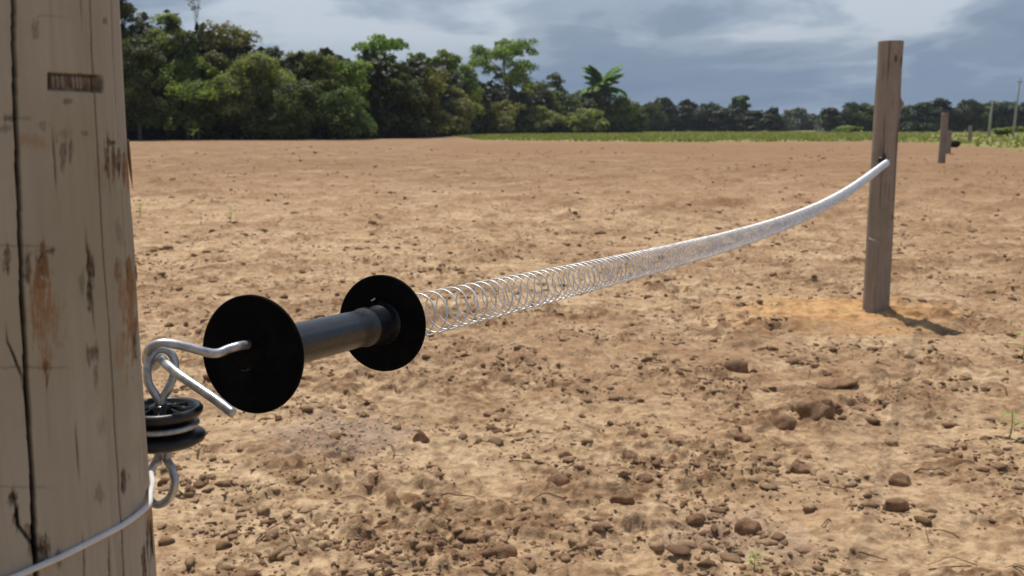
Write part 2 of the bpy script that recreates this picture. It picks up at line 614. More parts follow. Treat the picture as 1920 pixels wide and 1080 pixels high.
def build_ground():
    rad = [0.12]
    while rad[-1] < 1.7: rad.append(rad[-1] * 1.12)
    r = 1.75
    while r < 4.2: rad.append(r); r += .0062
    while r < 12: rad.append(r); r *= 1.0022
    while r < 30: rad.append(r); r *= 1.006
    while r < 400: rad.append(r); r *= 1.02
    while r < 5200: rad.append(r); r *= 1.12
    rad = np.array(rad)
    a = math.radians(34)
    dense = np.linspace(-a, a, 860)
    side1 = np.linspace(a, 2 * math.pi - a, 110)[1:-1]
    ang = np.concatenate([dense, side1])
    nr, na = len(rad), len(ang)
    A, R = np.meshgrid(ang, rad)
    X = R * np.sin(A); Y = R * np.cos(A)
    z, clod, mound = ground_height(X, Y, R)
    flat = 1 - sstep(3.4, 3.0, R) * 0
    # grass: beyond the field's edge
    edge = np.interp(np.degrees(A), [-180, -12, -5, -1.5, 8, 19, 23, 27, 180], [900, 800, 160, 84, 72, 80, 60, 44, 60])
    wob = 1 + .10 * fbm(X / 9, Y / 9, 3, 51)
    grass = sstep(.92, 1.35, R / (edge * wob) + .10 * fbm(X / 3, Y / 3, 3, 53))
    grass = np.where(np.abs(A) > 2.2, .3, grass)
    far = sstep(7, 30, R)
    grey = np.zeros_like(X)
    for (px, py, s) in ((640, 822, .30), (1380, 1010, .25)):
        g = G(px, py)
        q = np.hypot(X - g.x, (Y - g.y)) / s + .5 * fbm(X / .12, Y / .12, 3, 61)
        grey = np.maximum(grey, (1 - sstep(.45, 1.0, q)) * (.5 if px == 640 else .3))
    AD = np.degrees(A)
    moist = .25 + .55 * sstep(3, 20, AD) * sstep(3.2, 6, R) + .40 * sstep(7, 18, R) + .9 * fbm(X / 3.1 + 4, Y / 2.0, 4, 131) + .45 * fbm(X / .9, Y / .45, 3, 137)
    moist = moist - .45 * (1 - sstep(2.5, 5.0, R))
    band = sstep(38, 44, R * (1 + .03 * fbm(X / 8, Y / 8, 2, 141))) * (1 - sstep(66, 78, R)) * sstep(-9, 0, AD) * 1.3
    moist = np.clip(np.maximum(np.clip(moist, 0, .8), band), 0, 1)
    V = np.stack([X, Y, z], -1).reshape(-1, 3)
    i, j = np.meshgrid(np.arange(nr - 1), np.arange(na), indexing='ij')
    j2 = (j + 1) % na
    F = np.stack([i * na + j, (i + 1) * na + j, (i + 1) * na + j2, i * na + j2], -1).reshape(-1, 4)
    V = np.vstack([V, [0, 0, z[0].mean()]])
    jj = np.arange(na)
    T = np.stack([np.full(na, len(V) - 1), jj, (jj + 1) % na], -1)
    ap = lambda q: np.append(q.ravel(), 0)
    om = ap(mound * .8 * (1 - clod * .5))
    o = mesh_np('ground', V, [F, T], M_SOIL, attrs={'clod': ap(clod), 'orange': om, 'grass': ap(grass), 'far': ap(far * .85), 'grey': ap(grey), 'moist': ap(moist)})
    # make sure normals look up
    me = o.data
    if me.polygons[len(me.polygons) // 2].normal.z < 0:
        me.flip_normals()
    tag(o, kind='structure')
    return o


build_ground()


def gz(x, y):
    x = np.atleast_1d(np.asarray(x, float)); y = np.atleast_1d(np.asarray(y, float))
    return ground_height(x, y, np.hypot(x, y))[0]


# ------------------------------------------------------------------ clods
def ico(sub):
    bm = bmesh.new()
    bmesh.ops.create_icosphere(bm, subdivisions=sub, radius=1)
    v = np.array([p.co[:] for p in bm.verts]); f = np.array([[w.index for w in q.verts] for q in bm.faces])
    bm.free()
    return v, f


ICO1 = ico(1); ICO2 = ico(2); ICO3 = ico(3)


def lumpy(base, rough, rng):
    v = base[0].copy()
    s = np.zeros(len(v))
    for k in range(7):
        d = rng.normal(size=3); d /= np.linalg.norm(d)
        s += rng.uniform(-.5, .5) * np.cos(v @ d * rng.uniform(1.5, 4.5) + rng.uniform(0, 6))
    v = v * (1 + rough * s)[:, None]
    # a few chopped facets
    for k in range(4):
        d = rng.normal(size=3); d /= np.linalg.norm(d)
        t = v @ d; lim = rng.uniform(.62, .85)
        v = v - np.clip(t - lim, 0, None)[:, None] * d * .85
    return v


def scatter_clods():
    variants = [lumpy(ICO2, .38, RNG) for _ in range(24)]
    n = 120000
    u = RNG.uniform(0, 1, n)
    r = 1.9 * (60.0 / 1.9) ** (u ** .9)
    a = RNG.uniform(math.radians(-33), math.radians(33), n)
    x = r * np.sin(a); y = r * np.cos(a)
    dens = fbm(x / .45 + 7, y / .45, 4, 71)
    keep = (dens > RNG.uniform(-.28, .55, n) + .25 * sstep(8, 14, r) + .3 * sstep(14, 60, r)) & (np.hypot(x - POST2.x + .2, y - POST2.y) > .45)
    x, y, r = x[keep], y[keep], r[keep]
    n = len(x)
    size = .0034 * (RNG.uniform(0, 1, n) ** -.42); size = np.clip(size, .003, .016) * (1 + np.clip(r - 3, 0, 60) * .085)
    z = gz(x, y)
    small = [lumpy(ICO1, .25, RNG) for _ in range(24)]
    groups = {}
    for k in range(n):
        big = size[k] / r[k] * 1052 > 2.2
        base = variants[k % 24] if big else small[k % 24]
        f = ICO2[1] if big else ICO1[1]
        s = size[k] * RNG.uniform(.55, 1.7, 3); s[2] *= .6
        t = RNG.uniform(0, 6.28); c_, s_ = math.cos(t), math.sin(t)
        w = base * s * RNG.uniform(.72, 1.25, base.shape)
        w = np.stack([w[:, 0] * c_ - w[:, 1] * s_, w[:, 0] * s_ + w[:, 1] * c_, w[:, 2]], -1)
        G_ = groups.setdefault(0, [[], [], [], 0])
        G_[0].append(w + (x[k], y[k], z[k] + s[2] * .12)); G_[1].append(f + G_[3]); G_[2].append(np.full(len(w), RNG.uniform(0, 1) ** 1.3)); G_[3] += len(w)
    G_ = groups[0]
    o = mesh_np('soil_crumbs', np.vstack(G_[0]), np.vstack(G_[1]), M_CRUMB, smooth=False, attrs={'tone': np.concatenate(G_[2])})
    tag(o, 'brown crumbs and small clods of earth strewn over the dry field', 'soil crumbs', kind='stuff')
    nv = len(ICO2[0])
    # little pale pebbles
    n = 420
    a = RNG.uniform(math.radians(-32), math.radians(32), n); r = RNG.uniform(2.0, 6.5, n)
    x = r * np.sin(a); y = r * np.cos(a)
    g = G(640, 822)
    x[:230] = g.x + RNG.normal(0, .14, 230); y[:230] = g.y + RNG.normal(0, .16, 230)
    z = gz(x, y); Vs = []; Fs = []
    for k in range(n):
        s = RNG.uniform(.0025, .006) * RNG.uniform(.7, 1.3, 3)
        Vs.append(variants[k % 24] * s + (x[k], y[k], z[k] + s[2] * .3)); Fs.append(ICO2[1] + k * nv)
    o = mesh_np('pebbles', np.vstack(Vs), np.vstack(Fs), M_PEB)
    tag(o, 'tiny pale grey pebbles and grit scattered on the sandy soil', 'pebbles', kind='stuff')


scatter_clods()


def scatter_sticks():
    for (name, mat, n, ln, rr, lab, cat) in (
            ('dry_twigs', M_TWIG, 170, (.03, .15), (.0009, .0026), 'thin dark twigs and torn roots lying on the dry soil', 'twigs'),
            ('straw_bits', M_STRAW, 220, (.02, .09), (.0006, .0014), 'short pale straws and dead grass bits lying on the soil', 'straw')):
        parts = []
        for k in range(n):
            a = RNG.uniform(math.radians(-32), math.radians(32)); r = 2.0 * (9 / 2.0) ** RNG.uniform(0, 1)
            x0, y0 = r * math.sin(a), r * math.cos(a)
            l = RNG.uniform(*ln); t = RNG.uniform(0, math.pi * 2)
            m = 7
            s = np.linspace(0, 1, m)
            hd = t + np.cumsum(RNG.normal(0, .12, m))
            px = x0 + np.cumsum(np.cos(hd)) * l / m; py = y0 + np.cumsum(np.sin(hd)) * l / m
            pz = gz(px, py)
            pz = np.maximum(pz, np.linspace(pz[0], pz[-1], m)) + .003 + .012 * np.sin(s * math.pi) * RNG.uniform(0, 1)
            parts.append(tube(np.stack([px, py, pz], -1), np.linspace(1, .5, m) * RNG.uniform(*rr), 4))
        V, F = join_parts(parts)
        tag(mesh_np(name, V, F, mat), lab, cat, kind='stuff')


scatter_sticks()

for k, (px, py, w, h, lab) in enumerate(BIG):
    rng = np.random.default_rng(100 + k)
    g = G(px, py + h * .35)
    dist = math.hypot(g.x, g.y)
    sx = w / 2 / F_PX * dist; sz = h / 2 / F_PX * dist
    v = lumpy(ICO3, .30, rng)
    v = v * rng.uniform(.94, 1.06, v.shape)
    v = v * (sx * 1.08, sx * .85, sz * 1.2)
    for q in range(3):
        fr = rng.uniform(60, 120)
        d = rng.normal(size=3); d /= np.linalg.norm(d)
        v = v + (np.sin(v @ d * fr / sx * .08 + q)[:, None] * sx * .06) * d
    z0 = float(np.min(gz(g.x + sx * np.array([-.8, -.4, 0, .4, .8, 0, 0]), g.y + sx * np.array([0, -.3, 0, -.3, 0, -.6, .5]))))
    v[:, 2] = np.maximum(v[:, 2], -sz * .75)
    o = mesh_np('soil_clod', v, ICO3[1], M_CLOD, smooth=False)
    o.location = (g.x, g.y + sx * .3, z0 + sz * .45)
    tag(o, lab, 'clod', 'larger clods of earth lying on the field')

# ------------------------------------------------------------------ near wooden post
R_POST = .07
AX = Vector((-.2497, .490))
Z0, Z1 = -.03, 1.52


def post_axis(z):
    """axis centre and radius at height z (post tapers slightly upward, flares to the foot)"""
    r = R_POST + (.88 - z) * .0055
    return AX.x, AX.y, r


def post_hit(px, py):
    """(theta, z) on the near post at a photo pixel"""
    v = ray(px, py)
    r = R_POST
    for _ in range(4):
        a = v.x ** 2 + v.y ** 2
        b = -2 * (v.x * AX.x + v.y * AX.y)
        c = AX.x ** 2 + AX.y ** 2 - r * r
        disc = max(0.0, b * b - 4 * a * c)
        t = (-b - math.sqrt(disc)) / (2 * a)
        z = H_CAM + v.z * t
        r = post_axis(z)[2]
    return math.atan2(v.y * t - AX.y, v.x * t - AX.x), z


def build_near_post():
    root = empty('wooden_post', (AX.x, AX.y, 0))
    tag(root, 'thick weathered grey brown wooden post with long cracks, cut off by the left edge', 'post', 'wooden posts of the fence line')
    th0 = math.atan2(-AX.y, -AX.x)         # direction facing the camera
    fine = np.linspace(th0 - 1.1, th0 + 1.75, 520)
    rest = np.linspace(th0 + 1.75, th0 - 1.1 + 2 * math.pi, 70)[1:-1]
    th = np.concatenate([fine, rest])
    zz = np.concatenate([np.linspace(Z0, .68, 70)[:-1], np.linspace(.68, 1.16, 900), np.linspace(1.16, Z1, 50)[1:]])
    TH, ZZ = np.meshgrid(th, zz)
    U = (TH - th0) * R_POST
    rr = R_POST + (.88 - ZZ) * .0055
    # a round log never is quite round
    rr = rr + .0016 * np.sin(TH * 2 + 1 + ZZ * 2) + .0008 * np.sin(TH * 5 + ZZ * 5) + .0010 * np.sin(ZZ * 11)
    ru = U * 1.0
    rr = rr + .00035 * fbm(ru / .004, ZZ / .10, 3, 81) + .0006 * fbm(ru / .02, ZZ / .12, 3, 82)
    crack = np.zeros_like(TH); stain = np.zeros_like(TH); rust = np.zeros_like(TH)

    def strip(pts, wid, depth, val=1.0, wob=.0005):
        nonlocal rr, crack
        hp = np.array([post_hit(*q) for q in pts])
        hp = hp[np.argsort(hp[:, 1])]
        zl, zh = hp[0, 1], hp[-1, 1]
        c = np.interp(ZZ, hp[:, 1], hp[:, 0])
        lo, hi = zl, zh
        c = c + (wob * fbm(ZZ / .02, ZZ * 0 + 3.1 + wid * 1000, 3, 91)) / R_POST
        fade = sstep(lo - .012, lo + .012, ZZ) * (1 - sstep(hi - .012, hi + .012, ZZ))
        w = wid * (.65 + .5 * np.abs(fbm(ZZ / .05, ZZ * 0 + wid * 777, 2, 92)) + .25)
        dd = np.abs(TH - c) * R_POST
        m = (1 - sstep(w * .55, w * 1.25, dd)) * fade
        rr = rr - depth * m
        crack = np.maximum(crack, m * val)

    strip([(19, -60), (22, 0), (27, 180), (34, 360), (42, 590), (50, 740), (60, 900), (64, 1000), (70, 1140)], .0009, .014)
    strip([(168, -60), (171, 0), (174, 110), (179, 175), (186, 300), (193, 480), (203, 640), (208, 740), (217, 920), (221, 1000), (226, 1140)], .00050, .008)
    strip([(213, -40), (216, 60), (222, 190), (228, 270)], .0003, .002, .7)
    strip([(233, 360), (240, 470), (244, 520)], .00035, .002, .8)
    strip([(152, -30), (153, 30)], .0003, .002, .6)
    strip([(139, 820), (141, 872)], .0004, .002, .6)
    strip([(196, 1030), (198, 1120)], .0004, .002, .7)
    strip([(264, 850), (262, 890)], .0004, .002, .6)
    strip([(252, 610), (256, 655)], .0006, .003, .9)
    strip([(98, 268), (101, 330)], .0003, .002, .5)
    strip([(160, 455), (166, 520), (170, 590)], .00035, .002, .6)
    strip([(206, 268), (209, 340)], .0004, .003, .8)
    strip([(218, 272), (220, 335)], .0003, .002, .8)
    strip([(12, 640), (26, 668), (40, 705)], .0004, .003, .8)
    strip([(28, 940), (34, 985), (62, 1022)], .0006, .003, .8)
    strip([(150, 1020), (152, 1080)], .0003, .002, .5)
    strip([(272, 980), (278, 1070)], .0005, .003, .8)

    # pixel coordinates of each fine vertex for the scars
    CX = AX.x + rr * np.cos(TH); CY = AX.y + rr * np.sin(TH)
    dx = CX; dy = CY * CP - (ZZ - H_CAM) * SP; dn = -(CY * SP + (ZZ - H_CAM) * CP)
    PXX = 960 + F_PX * dx / dy; PYY = 540 + F_PX * dn / dy
    vis = np.cos(TH - th0) > .05
    nstre = fbm(PXX / 6, PYY / 55, 3, 95)
    nfin = fbm(PXX / 2.6, PYY / 17, 3, 97)
    nblob = fbm(PXX / 16, PYY / 22, 3, 96)

    def blotch(px, py, sx, sy, amt, which='stain', soft=.5, sk=0.0, str_=.5):
        nonlocal stain, rust
        q = np.sqrt(((PXX - px - sk * (PYY - py)) / sx) ** 2 + ((PYY - py) / sy) ** 2)
        m = (1 - sstep(1 - soft, 1.1, q + nblob * .5 + nstre * str_ * 1.3 + nfin * .35)) * min(1, amt * 1.6) * np.clip(.85 + .7 * nfin, .2, 1.2) * vis
        if which == 'stain': stain = np.maximum(stain, m)
        else: rust = np.maximum(rust, m)

    # knots' torn flakes, bark rests and rust coloured runs
    for a in [(78, 500, 14, 42, .85), (52, 500, 5, 45, .55), (85, 470, 26, 9, .55), (170, 495, 9, 42, .85), (168, 545, 6, 32, .7),
              (155, 530, 6, 30, .3), (12, 480, 8, 32, .5), (15, 500, 4, 22, .5),
              (118, 285, 9, 34, .40), (133, 285, 5, 28, .40), (122, 250, 14, 14, .25), (65, 55, 9, 18, .3),
              (201, 300, 5, 42, .85), (213, 300, 4, 38, .6), (223, 305, 4, 42, .75), (210, 268, 16, 7, .6), (233, 320, 4, 40, .6),
              (240, 510, 5, 34, .85), (246, 540, 4, 38, .7), (220, 510, 6, 30, .35), (225, 440, 9, 26, .2),
              (254, 640, 4, 40, .85), (172, 665, 13, 22, .45), (180, 700, 6, 26, .3), (86, 685, 6, 14, .8), (88, 715, 2.5, 22, .55),
              (232, 905, 8, 26, .6), (22, 935, 9, 17, .7), (30, 970, 7, 22, .6), (75, 1035, 18, 30, .75), (60, 1010, 10, 34, .5), (50, 990, 8, 20, .4), (110, 1045, 8, 20, .35),
              (278, 1010, 4, 50, .7), (270, 1060, 5, 40, .6), (284, 1020, 3, 40, .7), (15, 222, 14, 7, .45), (10, 240, 12, 9, .3),
              (42, 222, 18, 5, .25), (80, 235, 10, 10, .25), (160, 250, 9, 5, .4), (197, 40, 5, 8, .4), (126, 190, 11, 5, .4), (186, 930, 10, 22, .25), (190, 800, 8, 22, .15)]:
        blotch(*a[:5])
    for a in [(76, 560, 24, 90, .55), (90, 600, 30, 60, .35), (245, 585, 14, 110, .55), (236, 540, 20, 60, .45), (238, 330, 8, 40, .45), (86, 670, 18, 36, .35),
              (60, 265, 34, 14, .25), (200, 315, 22, 42, .22), (225, 660, 14, 40, .25), (280, 960, 8, 60, .35)]:
        blotch(*a, which='rust')
    rr = rr - .0011 * stain * (np.clip(nstre, -.2, 1) + .4)
    # hairline saw marks across
    for (y0, xa, xb, am) in ((460, 0, 100, .5), (688, 0, 135, .55), (912, 0, 100, .45), (30, 70, 130, .35), (560, 0, 20, .0)):
        m = np.exp(-((PYY - y0 - (PXX - xa) * .02 + 3 * nblob) / 2.0) ** 2) * sstep(xa - 4, xa + 4, PXX) * (1 - sstep(xb - 30, xb + 10, PXX)) * vis
        crack = np.maximum(crack, m * am * .7)
    # pressed stamp: a shallow rectangle crossed by raised strokes
    bx0, bx1, by0, by1 = 90, 192, 137, 168
    tilt = (PXX - bx0) * .055
    py_ = PYY - tilt
    box = sstep(bx0 - 2, bx0 + 2, PXX) * (1 - sstep(bx1 - 2, bx1 + 2, PXX)) * sstep(by0 - 3, by0 + 1, py_) * (1 - sstep(by1 - 2, by1 + 3, py_)) * vis
    strokes = np.zeros_like(TH)
    for (x0, x1) in ((99, 104), (108, 111), (118, 121), (138, 141), (145, 148), (151, 155)):
        c = x0 + (x1 - x0) * (py_ - by0) / (by1 - by0)
        strokes = np.maximum(strokes, 1 - sstep(.7, 2.0, np.abs(PXX - c)))
    dk = box * (1 - .8 * strokes * (1 - sstep(by1 - 7, by1 - 3, py_)))
    edge = np.exp(-((py_ - by0 - 1 + 2 * nblob) / 3.0) ** 2) * sstep(bx0 - 2, bx0 + 3, PXX) * (1 - sstep(bx1 - 8, bx1, PXX)) * vis
    edge2 = np.exp(-((PXX - 96) / 3.5) ** 2) * sstep(140, 146, py_) * (1 - sstep(160, 168, py_)) * vis
    edge3 = np.exp(-((PXX - 193) / 2.2) ** 2) * sstep(138, 146, py_) * (1 - sstep(160, 170, py_)) * vis
    rr = rr - .0014 * dk
    stain = np.maximum(stain, np.clip(dk * (.72 + .4 * nblob), 0, 1))
    crack = np.maximum(crack, np.clip(edge * .75 + edge2 * .7 * (1 - strokes) + edge3 * .4, 0, 1))

    X = AX.x + rr * np.cos(TH); Y = AX.y + rr * np.sin(TH)
    V = np.stack([X, Y, ZZ], -1).reshape(-1, 3)
    nr, na = TH.shape
    i, j = np.meshgrid(np.arange(nr - 1), np.arange(na), indexing='ij')
    j2 = (j + 1) % na
    F = np.stack([i * na + j, i * na + j2, (i + 1) * na + j2, (i + 1) * na + j], -1).reshape(-1, 4)
    V = np.vstack([V, [AX.x, AX.y, Z1 + .004]])
    jj = np.arange(na)
    T = np.stack([np.full(na, len(V) - 1), (nr - 1) * na + jj, (nr - 1) * na + (jj + 1) % na], -1)
    ap = lambda q: np.append(np.clip(q, 0, 1).ravel(), .3)
    mesh_np('log', V, [F, T], M_WOOD, root, attrs={'crack': ap(crack), 'stain': ap(stain), 'rust': ap(rust)})
    # splinters lifting off the right hand side
    for (px, py, ln, out, w) in ((247, 262, 95, 3.5, 3.0), (262, 500, 40, 1.5, 1.3), (289, 985, 80, 2, 2.4)):
        th_, z_ = post_hit(px - 12, py)
        t_ = th_ + .10
        zs = np.linspace(z_, z_ - ln / F_PX * .5, 12)
        s = np.linspace(0, 1, 12)
        rad_ = R_POST + (.88 - zs) * .0055 - .0002 + s ** 2 * out / F_PX * .5
        pts = np.stack([AX.x + rad_ * math.cos(t_), AX.y + rad_ * math.sin(t_), zs], -1)
        V, F = join_parts([tube(pts, np.sin(np.clip(.25 + s * .75, 0, .97) * math.pi) * w / F_PX * .5, 6)])
        mesh_np('splinter', V, F, M_WOOD, root, attrs={'crack': np.zeros(len(V)), 'stain': np.full(len(V), .8), 'rust': np.full(len(V), .3)})


build_near_post()

# ------------------------------------------------------------------ far wooden posts


def log_post(name, foot, height, rad, lean, lab, seed, res=(60, 220), knot=None, marks=()):
    root = empty(name, (foot[0], foot[1], foot[2]))
    tag(root, lab, 'post', 'wooden posts of the fence line')
    na, nr = res
    th = np.arange(na) * 2 * math.pi / na
    zz = np.linspace(-.05, height, nr)
    TH, ZZ = np.meshgrid(th, zz)
    rr = rad * (1.06 - .10 * ZZ / height)
    cxx = np.cos(TH); cyy = np.sin(TH)
    rr = rr * (1 + .03 * np.sin(TH * 2 + seed) + .015 * np.sin(TH * 3 + ZZ * 4 + seed)) + rad * .02 * fbm(TH * 6, ZZ * 4, 3, seed) + rad * .03 * fbm(ZZ * 3, ZZ * 0 + seed, 2, seed)
    # long drying cracks
    crack = np.zeros_like(TH); stain = np.zeros_like(TH)
    for k in range(5):
        c = (k * 1.27 + seed) % (2 * math.pi) + .12 * fbm(ZZ * 2, ZZ * 0 + k, 2, seed + k)
        d = np.abs((TH - c + math.pi) % (2 * math.pi) - math.pi)
        m = (1 - sstep(.03, .09, d)) * sstep(-.2, .2, fbm(ZZ * 1.5, ZZ * 0 + k * 3, 2, seed + 40))
        crack = np.maximum(crack, m * .6); rr = rr - rad * .04 * m
    stain = sstep(.25, .7, fbm(cxx * 3 + TH, ZZ * 5, 3, seed + 7)) * .35
    if knot:
        kt, kz, ks, kh = knot
        d = np.sqrt(((np.abs((TH - kt + math.pi) % (2 * math.pi) - math.pi)) * rad / ks) ** 2 + ((ZZ - kz) / ks) ** 2)
        rr = rr + kh * np.exp(-d ** 2 * 1.6)
    for (t0, z0, s0, sz, am) in marks:
        d = np.sqrt(((np.abs((TH - t0 + math.pi) % (2 * math.pi) - math.pi)) * rad / s0) ** 2 + ((ZZ - z0) / sz) ** 2)
        stain = np.maximum(stain, (1 - sstep(.6, 1.1, d)) * am)
    X = rr * cxx + lean[0] * ZZ; Y = rr * cyy + lean[1] * ZZ
    V = np.stack([X, Y, ZZ], -1).reshape(-1, 3) + np.array(foot)
    i, j = np.meshgrid(np.arange(nr - 1), np.arange(na), indexing='ij')
    j2 = (j + 1) % na
    F = np.stack([i * na + j, i * na + j2, (i + 1) * na + j2, (i + 1) * na + j], -1).reshape(-1, 4)
    # slightly sloping, bevelled sawn top
    off = len(V)
    top_in = V[(nr - 1) * na:(nr) * na].copy()
    cen = top_in.mean(0)
    ring = cen + (top_in - cen) * .93; ring[:, 2] += .004
    V = np.vstack([V, ring, [cen + (0, 0, .005)]])
    jj = np.arange(na); j3 = (jj + 1) % na
    F2 = np.stack([(nr - 1) * na + jj, (nr - 1) * na + j3, off + j3, off + jj], -1)
    T = np.stack([np.full(na, len(V) - 1), off + jj, off + j3], -1)
    n2 = len(V) - off
    mesh_np('log', V, [np.vstack([F, F2]), T], M_WOOD2, root,
            attrs={'crack': np.append(crack.ravel(), np.zeros(n2)), 'stain': np.append(stain.ravel(), np.zeros(n2) + .1), 'rust': np.zeros(len(V))})
    return root


D2 = POST2.y
H2 = top_z(78, D2)
far_post = log_post('wooden_post', (POST2.x, POST2.y, 0.0), H2, .0645, (.004, 0),
                    'grey brown round gate post standing in an orange sand mound, holding the far spring end', 3, (90, 420),
                    knot=(-.25, 1.145, .03, .02),
                    marks=((-1.4, 1.38, .010, .022, .8), (-.75, 1.37, .012, .035, .75), (-1.9, .87, .012, .02, .8), (-.9, .55, .008, .02, .6), (-.7, .95, .02, .12, .35), (-.5, .35, .02, .2, .35)))
for (px, py, ytop, w, lab, sd_) in (
        (1765, 309, 212, 13, 'narrow weathered fence post standing in bare soil, nearest beyond the gate post', 5),
        (1777, 289, 245, 10, 'short stubby fence post directly behind the narrow weathered one', 6),
        (1818, 268, 236, 7, 'tiny dark fence post far off against the trees', 8)):
    g = G(px, py)
    log_post('wooden_post', (g.x, g.y, 0), top_z(ytop, g.y), w / 2 / F_PX * g.y, (.012 * (1 if sd_ == 5 else -.5), 0), lab, sd_, (24, 60))

# a charred stump beside the short post
g = G(1788, 277)
v = lumpy(ICO3, .25, np.random.default_rng(5)) * (.30, .2, .22)
M_CHAR = mat_simple('charred_wood', (.03, .02, .015), .9, 0, .1, 4, .4)
tag(mesh_np('stump', v + (g.x, g.y, .22), ICO3[1], M_CHAR), 'small blackish stump on the ground beside the short stubby post', 'stump')

# ------------------------------------------------------------------ gate handle with its two black flanges
C1 = P(474, 664, .619)
C2 = P(716, 606, .763)
AXH = (C2 - C1).normalized()
LEN = (C2 - C1).length
ROT = AXH.to_track_quat('Z', 'Y').to_matrix()
handle = empty('spring_gate', C1)
tag(handle, 'long stretched coil spring with a black two flanged grip hooked beside the near post', 'spring gate')


def flange(origin, flip):
    s = -1 if flip else 1
    r = .0352
    pr = [(.0001, -.0030), (.006, -.0030), (.0075, -.0012), (.010, -.0010), (.0325, -.0014), (.0343, -.0018), (r, -.0010), (r, .0004), (.0345, .0012), (.032, .0010), (.016, .0012), (.0001, .0012)]
    pr = [(a, b * s) for a, b in pr]
    if flip: pr = pr[::-1]
    return lathe(pr, 96, origin, AXH)


V, F = join_parts([flange(C1, False)])
fl1 = mesh_np('flange', V, F, M_FLANGE, handle)
# moulding mark on the near flange: a small raised zigzag
mk = []
base = C1 - AXH * .0014
u = Vector((1, 0, 0)); u = (u - AXH * u.dot(AXH)).normalized(); w_ = AXH.cross(u).normalized()
if w_.z < 0: w_ = -w_
for seg in ([(-.0075, -.0098), (-.0045, -.0100), (-.003, -.0085)], [(-.0035, -.0098), (-.0015, -.0092), (-.0008, -.0072)]):
    mk.append(tube([tuple(base + u * a + w_ * b) for a, b in seg], .00035, 5))
V, F = join_parts(mk)
mesh_np('moulding_mark', V, F, M_GRIP, fl1)
V, F = join_parts([flange(C2, True)])
fl2 = mesh_np('flange', V, F, M_FLANGE, handle)
b2 = C2 - AXH * .0026
V, F = join_parts([tube([tuple(b2 + u * -.007 + w_ * .0165), tuple(b2 + u * -.0055 + w_ * .0168), tuple(b2 + u * -.004 + w_ * .0182)], .0007, 5)])
mesh_np('moulding_mark', V, F, M_GALV, fl2)
# grip: collar, slightly waisted barrel, flare into the far flange
gp = [(.0112, .001), (.0120, .002), (.0126, .006), (.0129, .012), (.0124, .014), (.0125, .017), (.0127, .03)]
gp += [(.0127 + .0004 * math.sin(t * 3.1), .03 + t * (LEN - .062)) for t in np.linspace(.05, 1, 12)]
gp += [(.0134, LEN - .028), (.0139, LEN - .026), (.0139, LEN - .023), (.0124, LEN - .020), (.0125, LEN - .012), (.014, LEN - .004), (.016, LEN - .001)]
V, F = join_parts([lathe(gp, 64, C1, AXH)])
mesh_np('grip', V, F, M_GRIP, handle)
# hook: leaves the near flange, bends, goes round the eye and returns
hook = [P(470, 646, .622), P(452, 648, .606), P(430, 654, .600), P(408, 662, .594), P(385, 660, .590), P(355, 652, .586), P(325, 645, .583), P(300, 644, .581),
        P(283, 652, .582), P(275, 668, .590), P(278, 684, .600), P(290, 686, .602), P(301, 672, .592), P(312, 683, .578), P(335, 702, .570), P(370, 726, .564), P(405, 750, .558), P(437, 775, .553)]
pts = catmull([tuple(q) for q in hook], 150)
V, F = join_parts([tube(pts, .0026, 16)])
mesh_np('hook', V, F, M_GALV, handle)

# ------------------------------------------------------------------ spool insulator with its long eye bolt
DS = .585
SC = P(303, 797, DS)
SC = Vector((SC.x, SC.y, 0))
ztop = P(303, 766, DS).z; zmid = P(303, 796, DS).z; zbot = P(303, 818, DS).z
ins = empty('spool_insulator', (SC.x, SC.y, zbot - .006))
tag(ins, 'shiny black grooved spool insulator carrying a galvanised double eye on the near post', 'insulator')
kpx = DS / F_PX
r1, r2, r3 = 76 * kpx, 62 * kpx, 80 * kpx
prof = [(.0045, zbot - .006), (.010, zbot - .0065), (r3 - .004, zbot - .0042), (r3 - .001, zbot - .0025), (r3, zbot - .0004), (r3 - .0008, zbot + .001), (r3 - .004, zbot + .0022),
        (r2 - .004, zbot + .0035), (r2 - .005, zmid - .0030), (r2 - .001, zmid - .0022), (r2 + .0006, zmid - .0004), (r2 - .0006, zmid + .0012), (r2 - .004, zmid + .0020), (r2 - .006, zmid + .004),
        (r1 - .005, ztop - .0045), (r1 - .0015, ztop - .0038), (r1, ztop - .002), (r1 + .0002, ztop), (r1 - .001, ztop + .0016), (r1 - .0026, ztop + .0018), (r1 - .0042, ztop + .0006), (r1 - .0045, ztop - .0025), (.0075, ztop - .0030),
        (.0065, ztop - .002), (.0062, ztop + .0022), (.0045, ztop + .003), (.0028, ztop + .003)]
V, F = join_parts([lathe([(a, b) for a, b in prof], 72, (SC.x, SC.y, 0), (0, 0, 1))])
spool = mesh_np('spool', V, F, M_INSUL, ins)
for k in range(8):
    a = k * math.pi / 4 + .25
    d = Vector((math.cos(a), math.sin(a), 0)); n_ = Vector((-math.sin(a), math.cos(a), 0)) * .0006
    c = []
    for (rr_, z_) in ((.006, ztop - .003), (r1 - .004, ztop - .003), (r1 - .004, ztop + .0), (.006, ztop + .0014)):
        for s in (-1, 1):
            q = Vector((SC.x, SC.y, 0)) + d * rr_ + n_ * s; c.append((q.x, q.y, z_))
    Fq = np.array([[0, 2, 4, 6], [1, 7, 5, 3], [6, 4, 5, 7], [0, 6, 7, 1], [2, 3, 5, 4]])
    mesh_np('rib', c, Fq, M_INSUL, spool, smooth=False)
# clamping ring of wire lying in the lower groove
t = np.linspace(0, 2 * math.pi, 60, endpoint=False)
ring = np.stack([SC.x + (r2 + .0004) * np.cos(t), SC.y + (r2 + .0004) * np.sin(t), np.full(60, zmid + .0002)], -1)
V, F = join_parts([tube(ring, .0018, 10, closed=True)])
mesh_np('clamp_ring', V, F, M_GALV, ins)


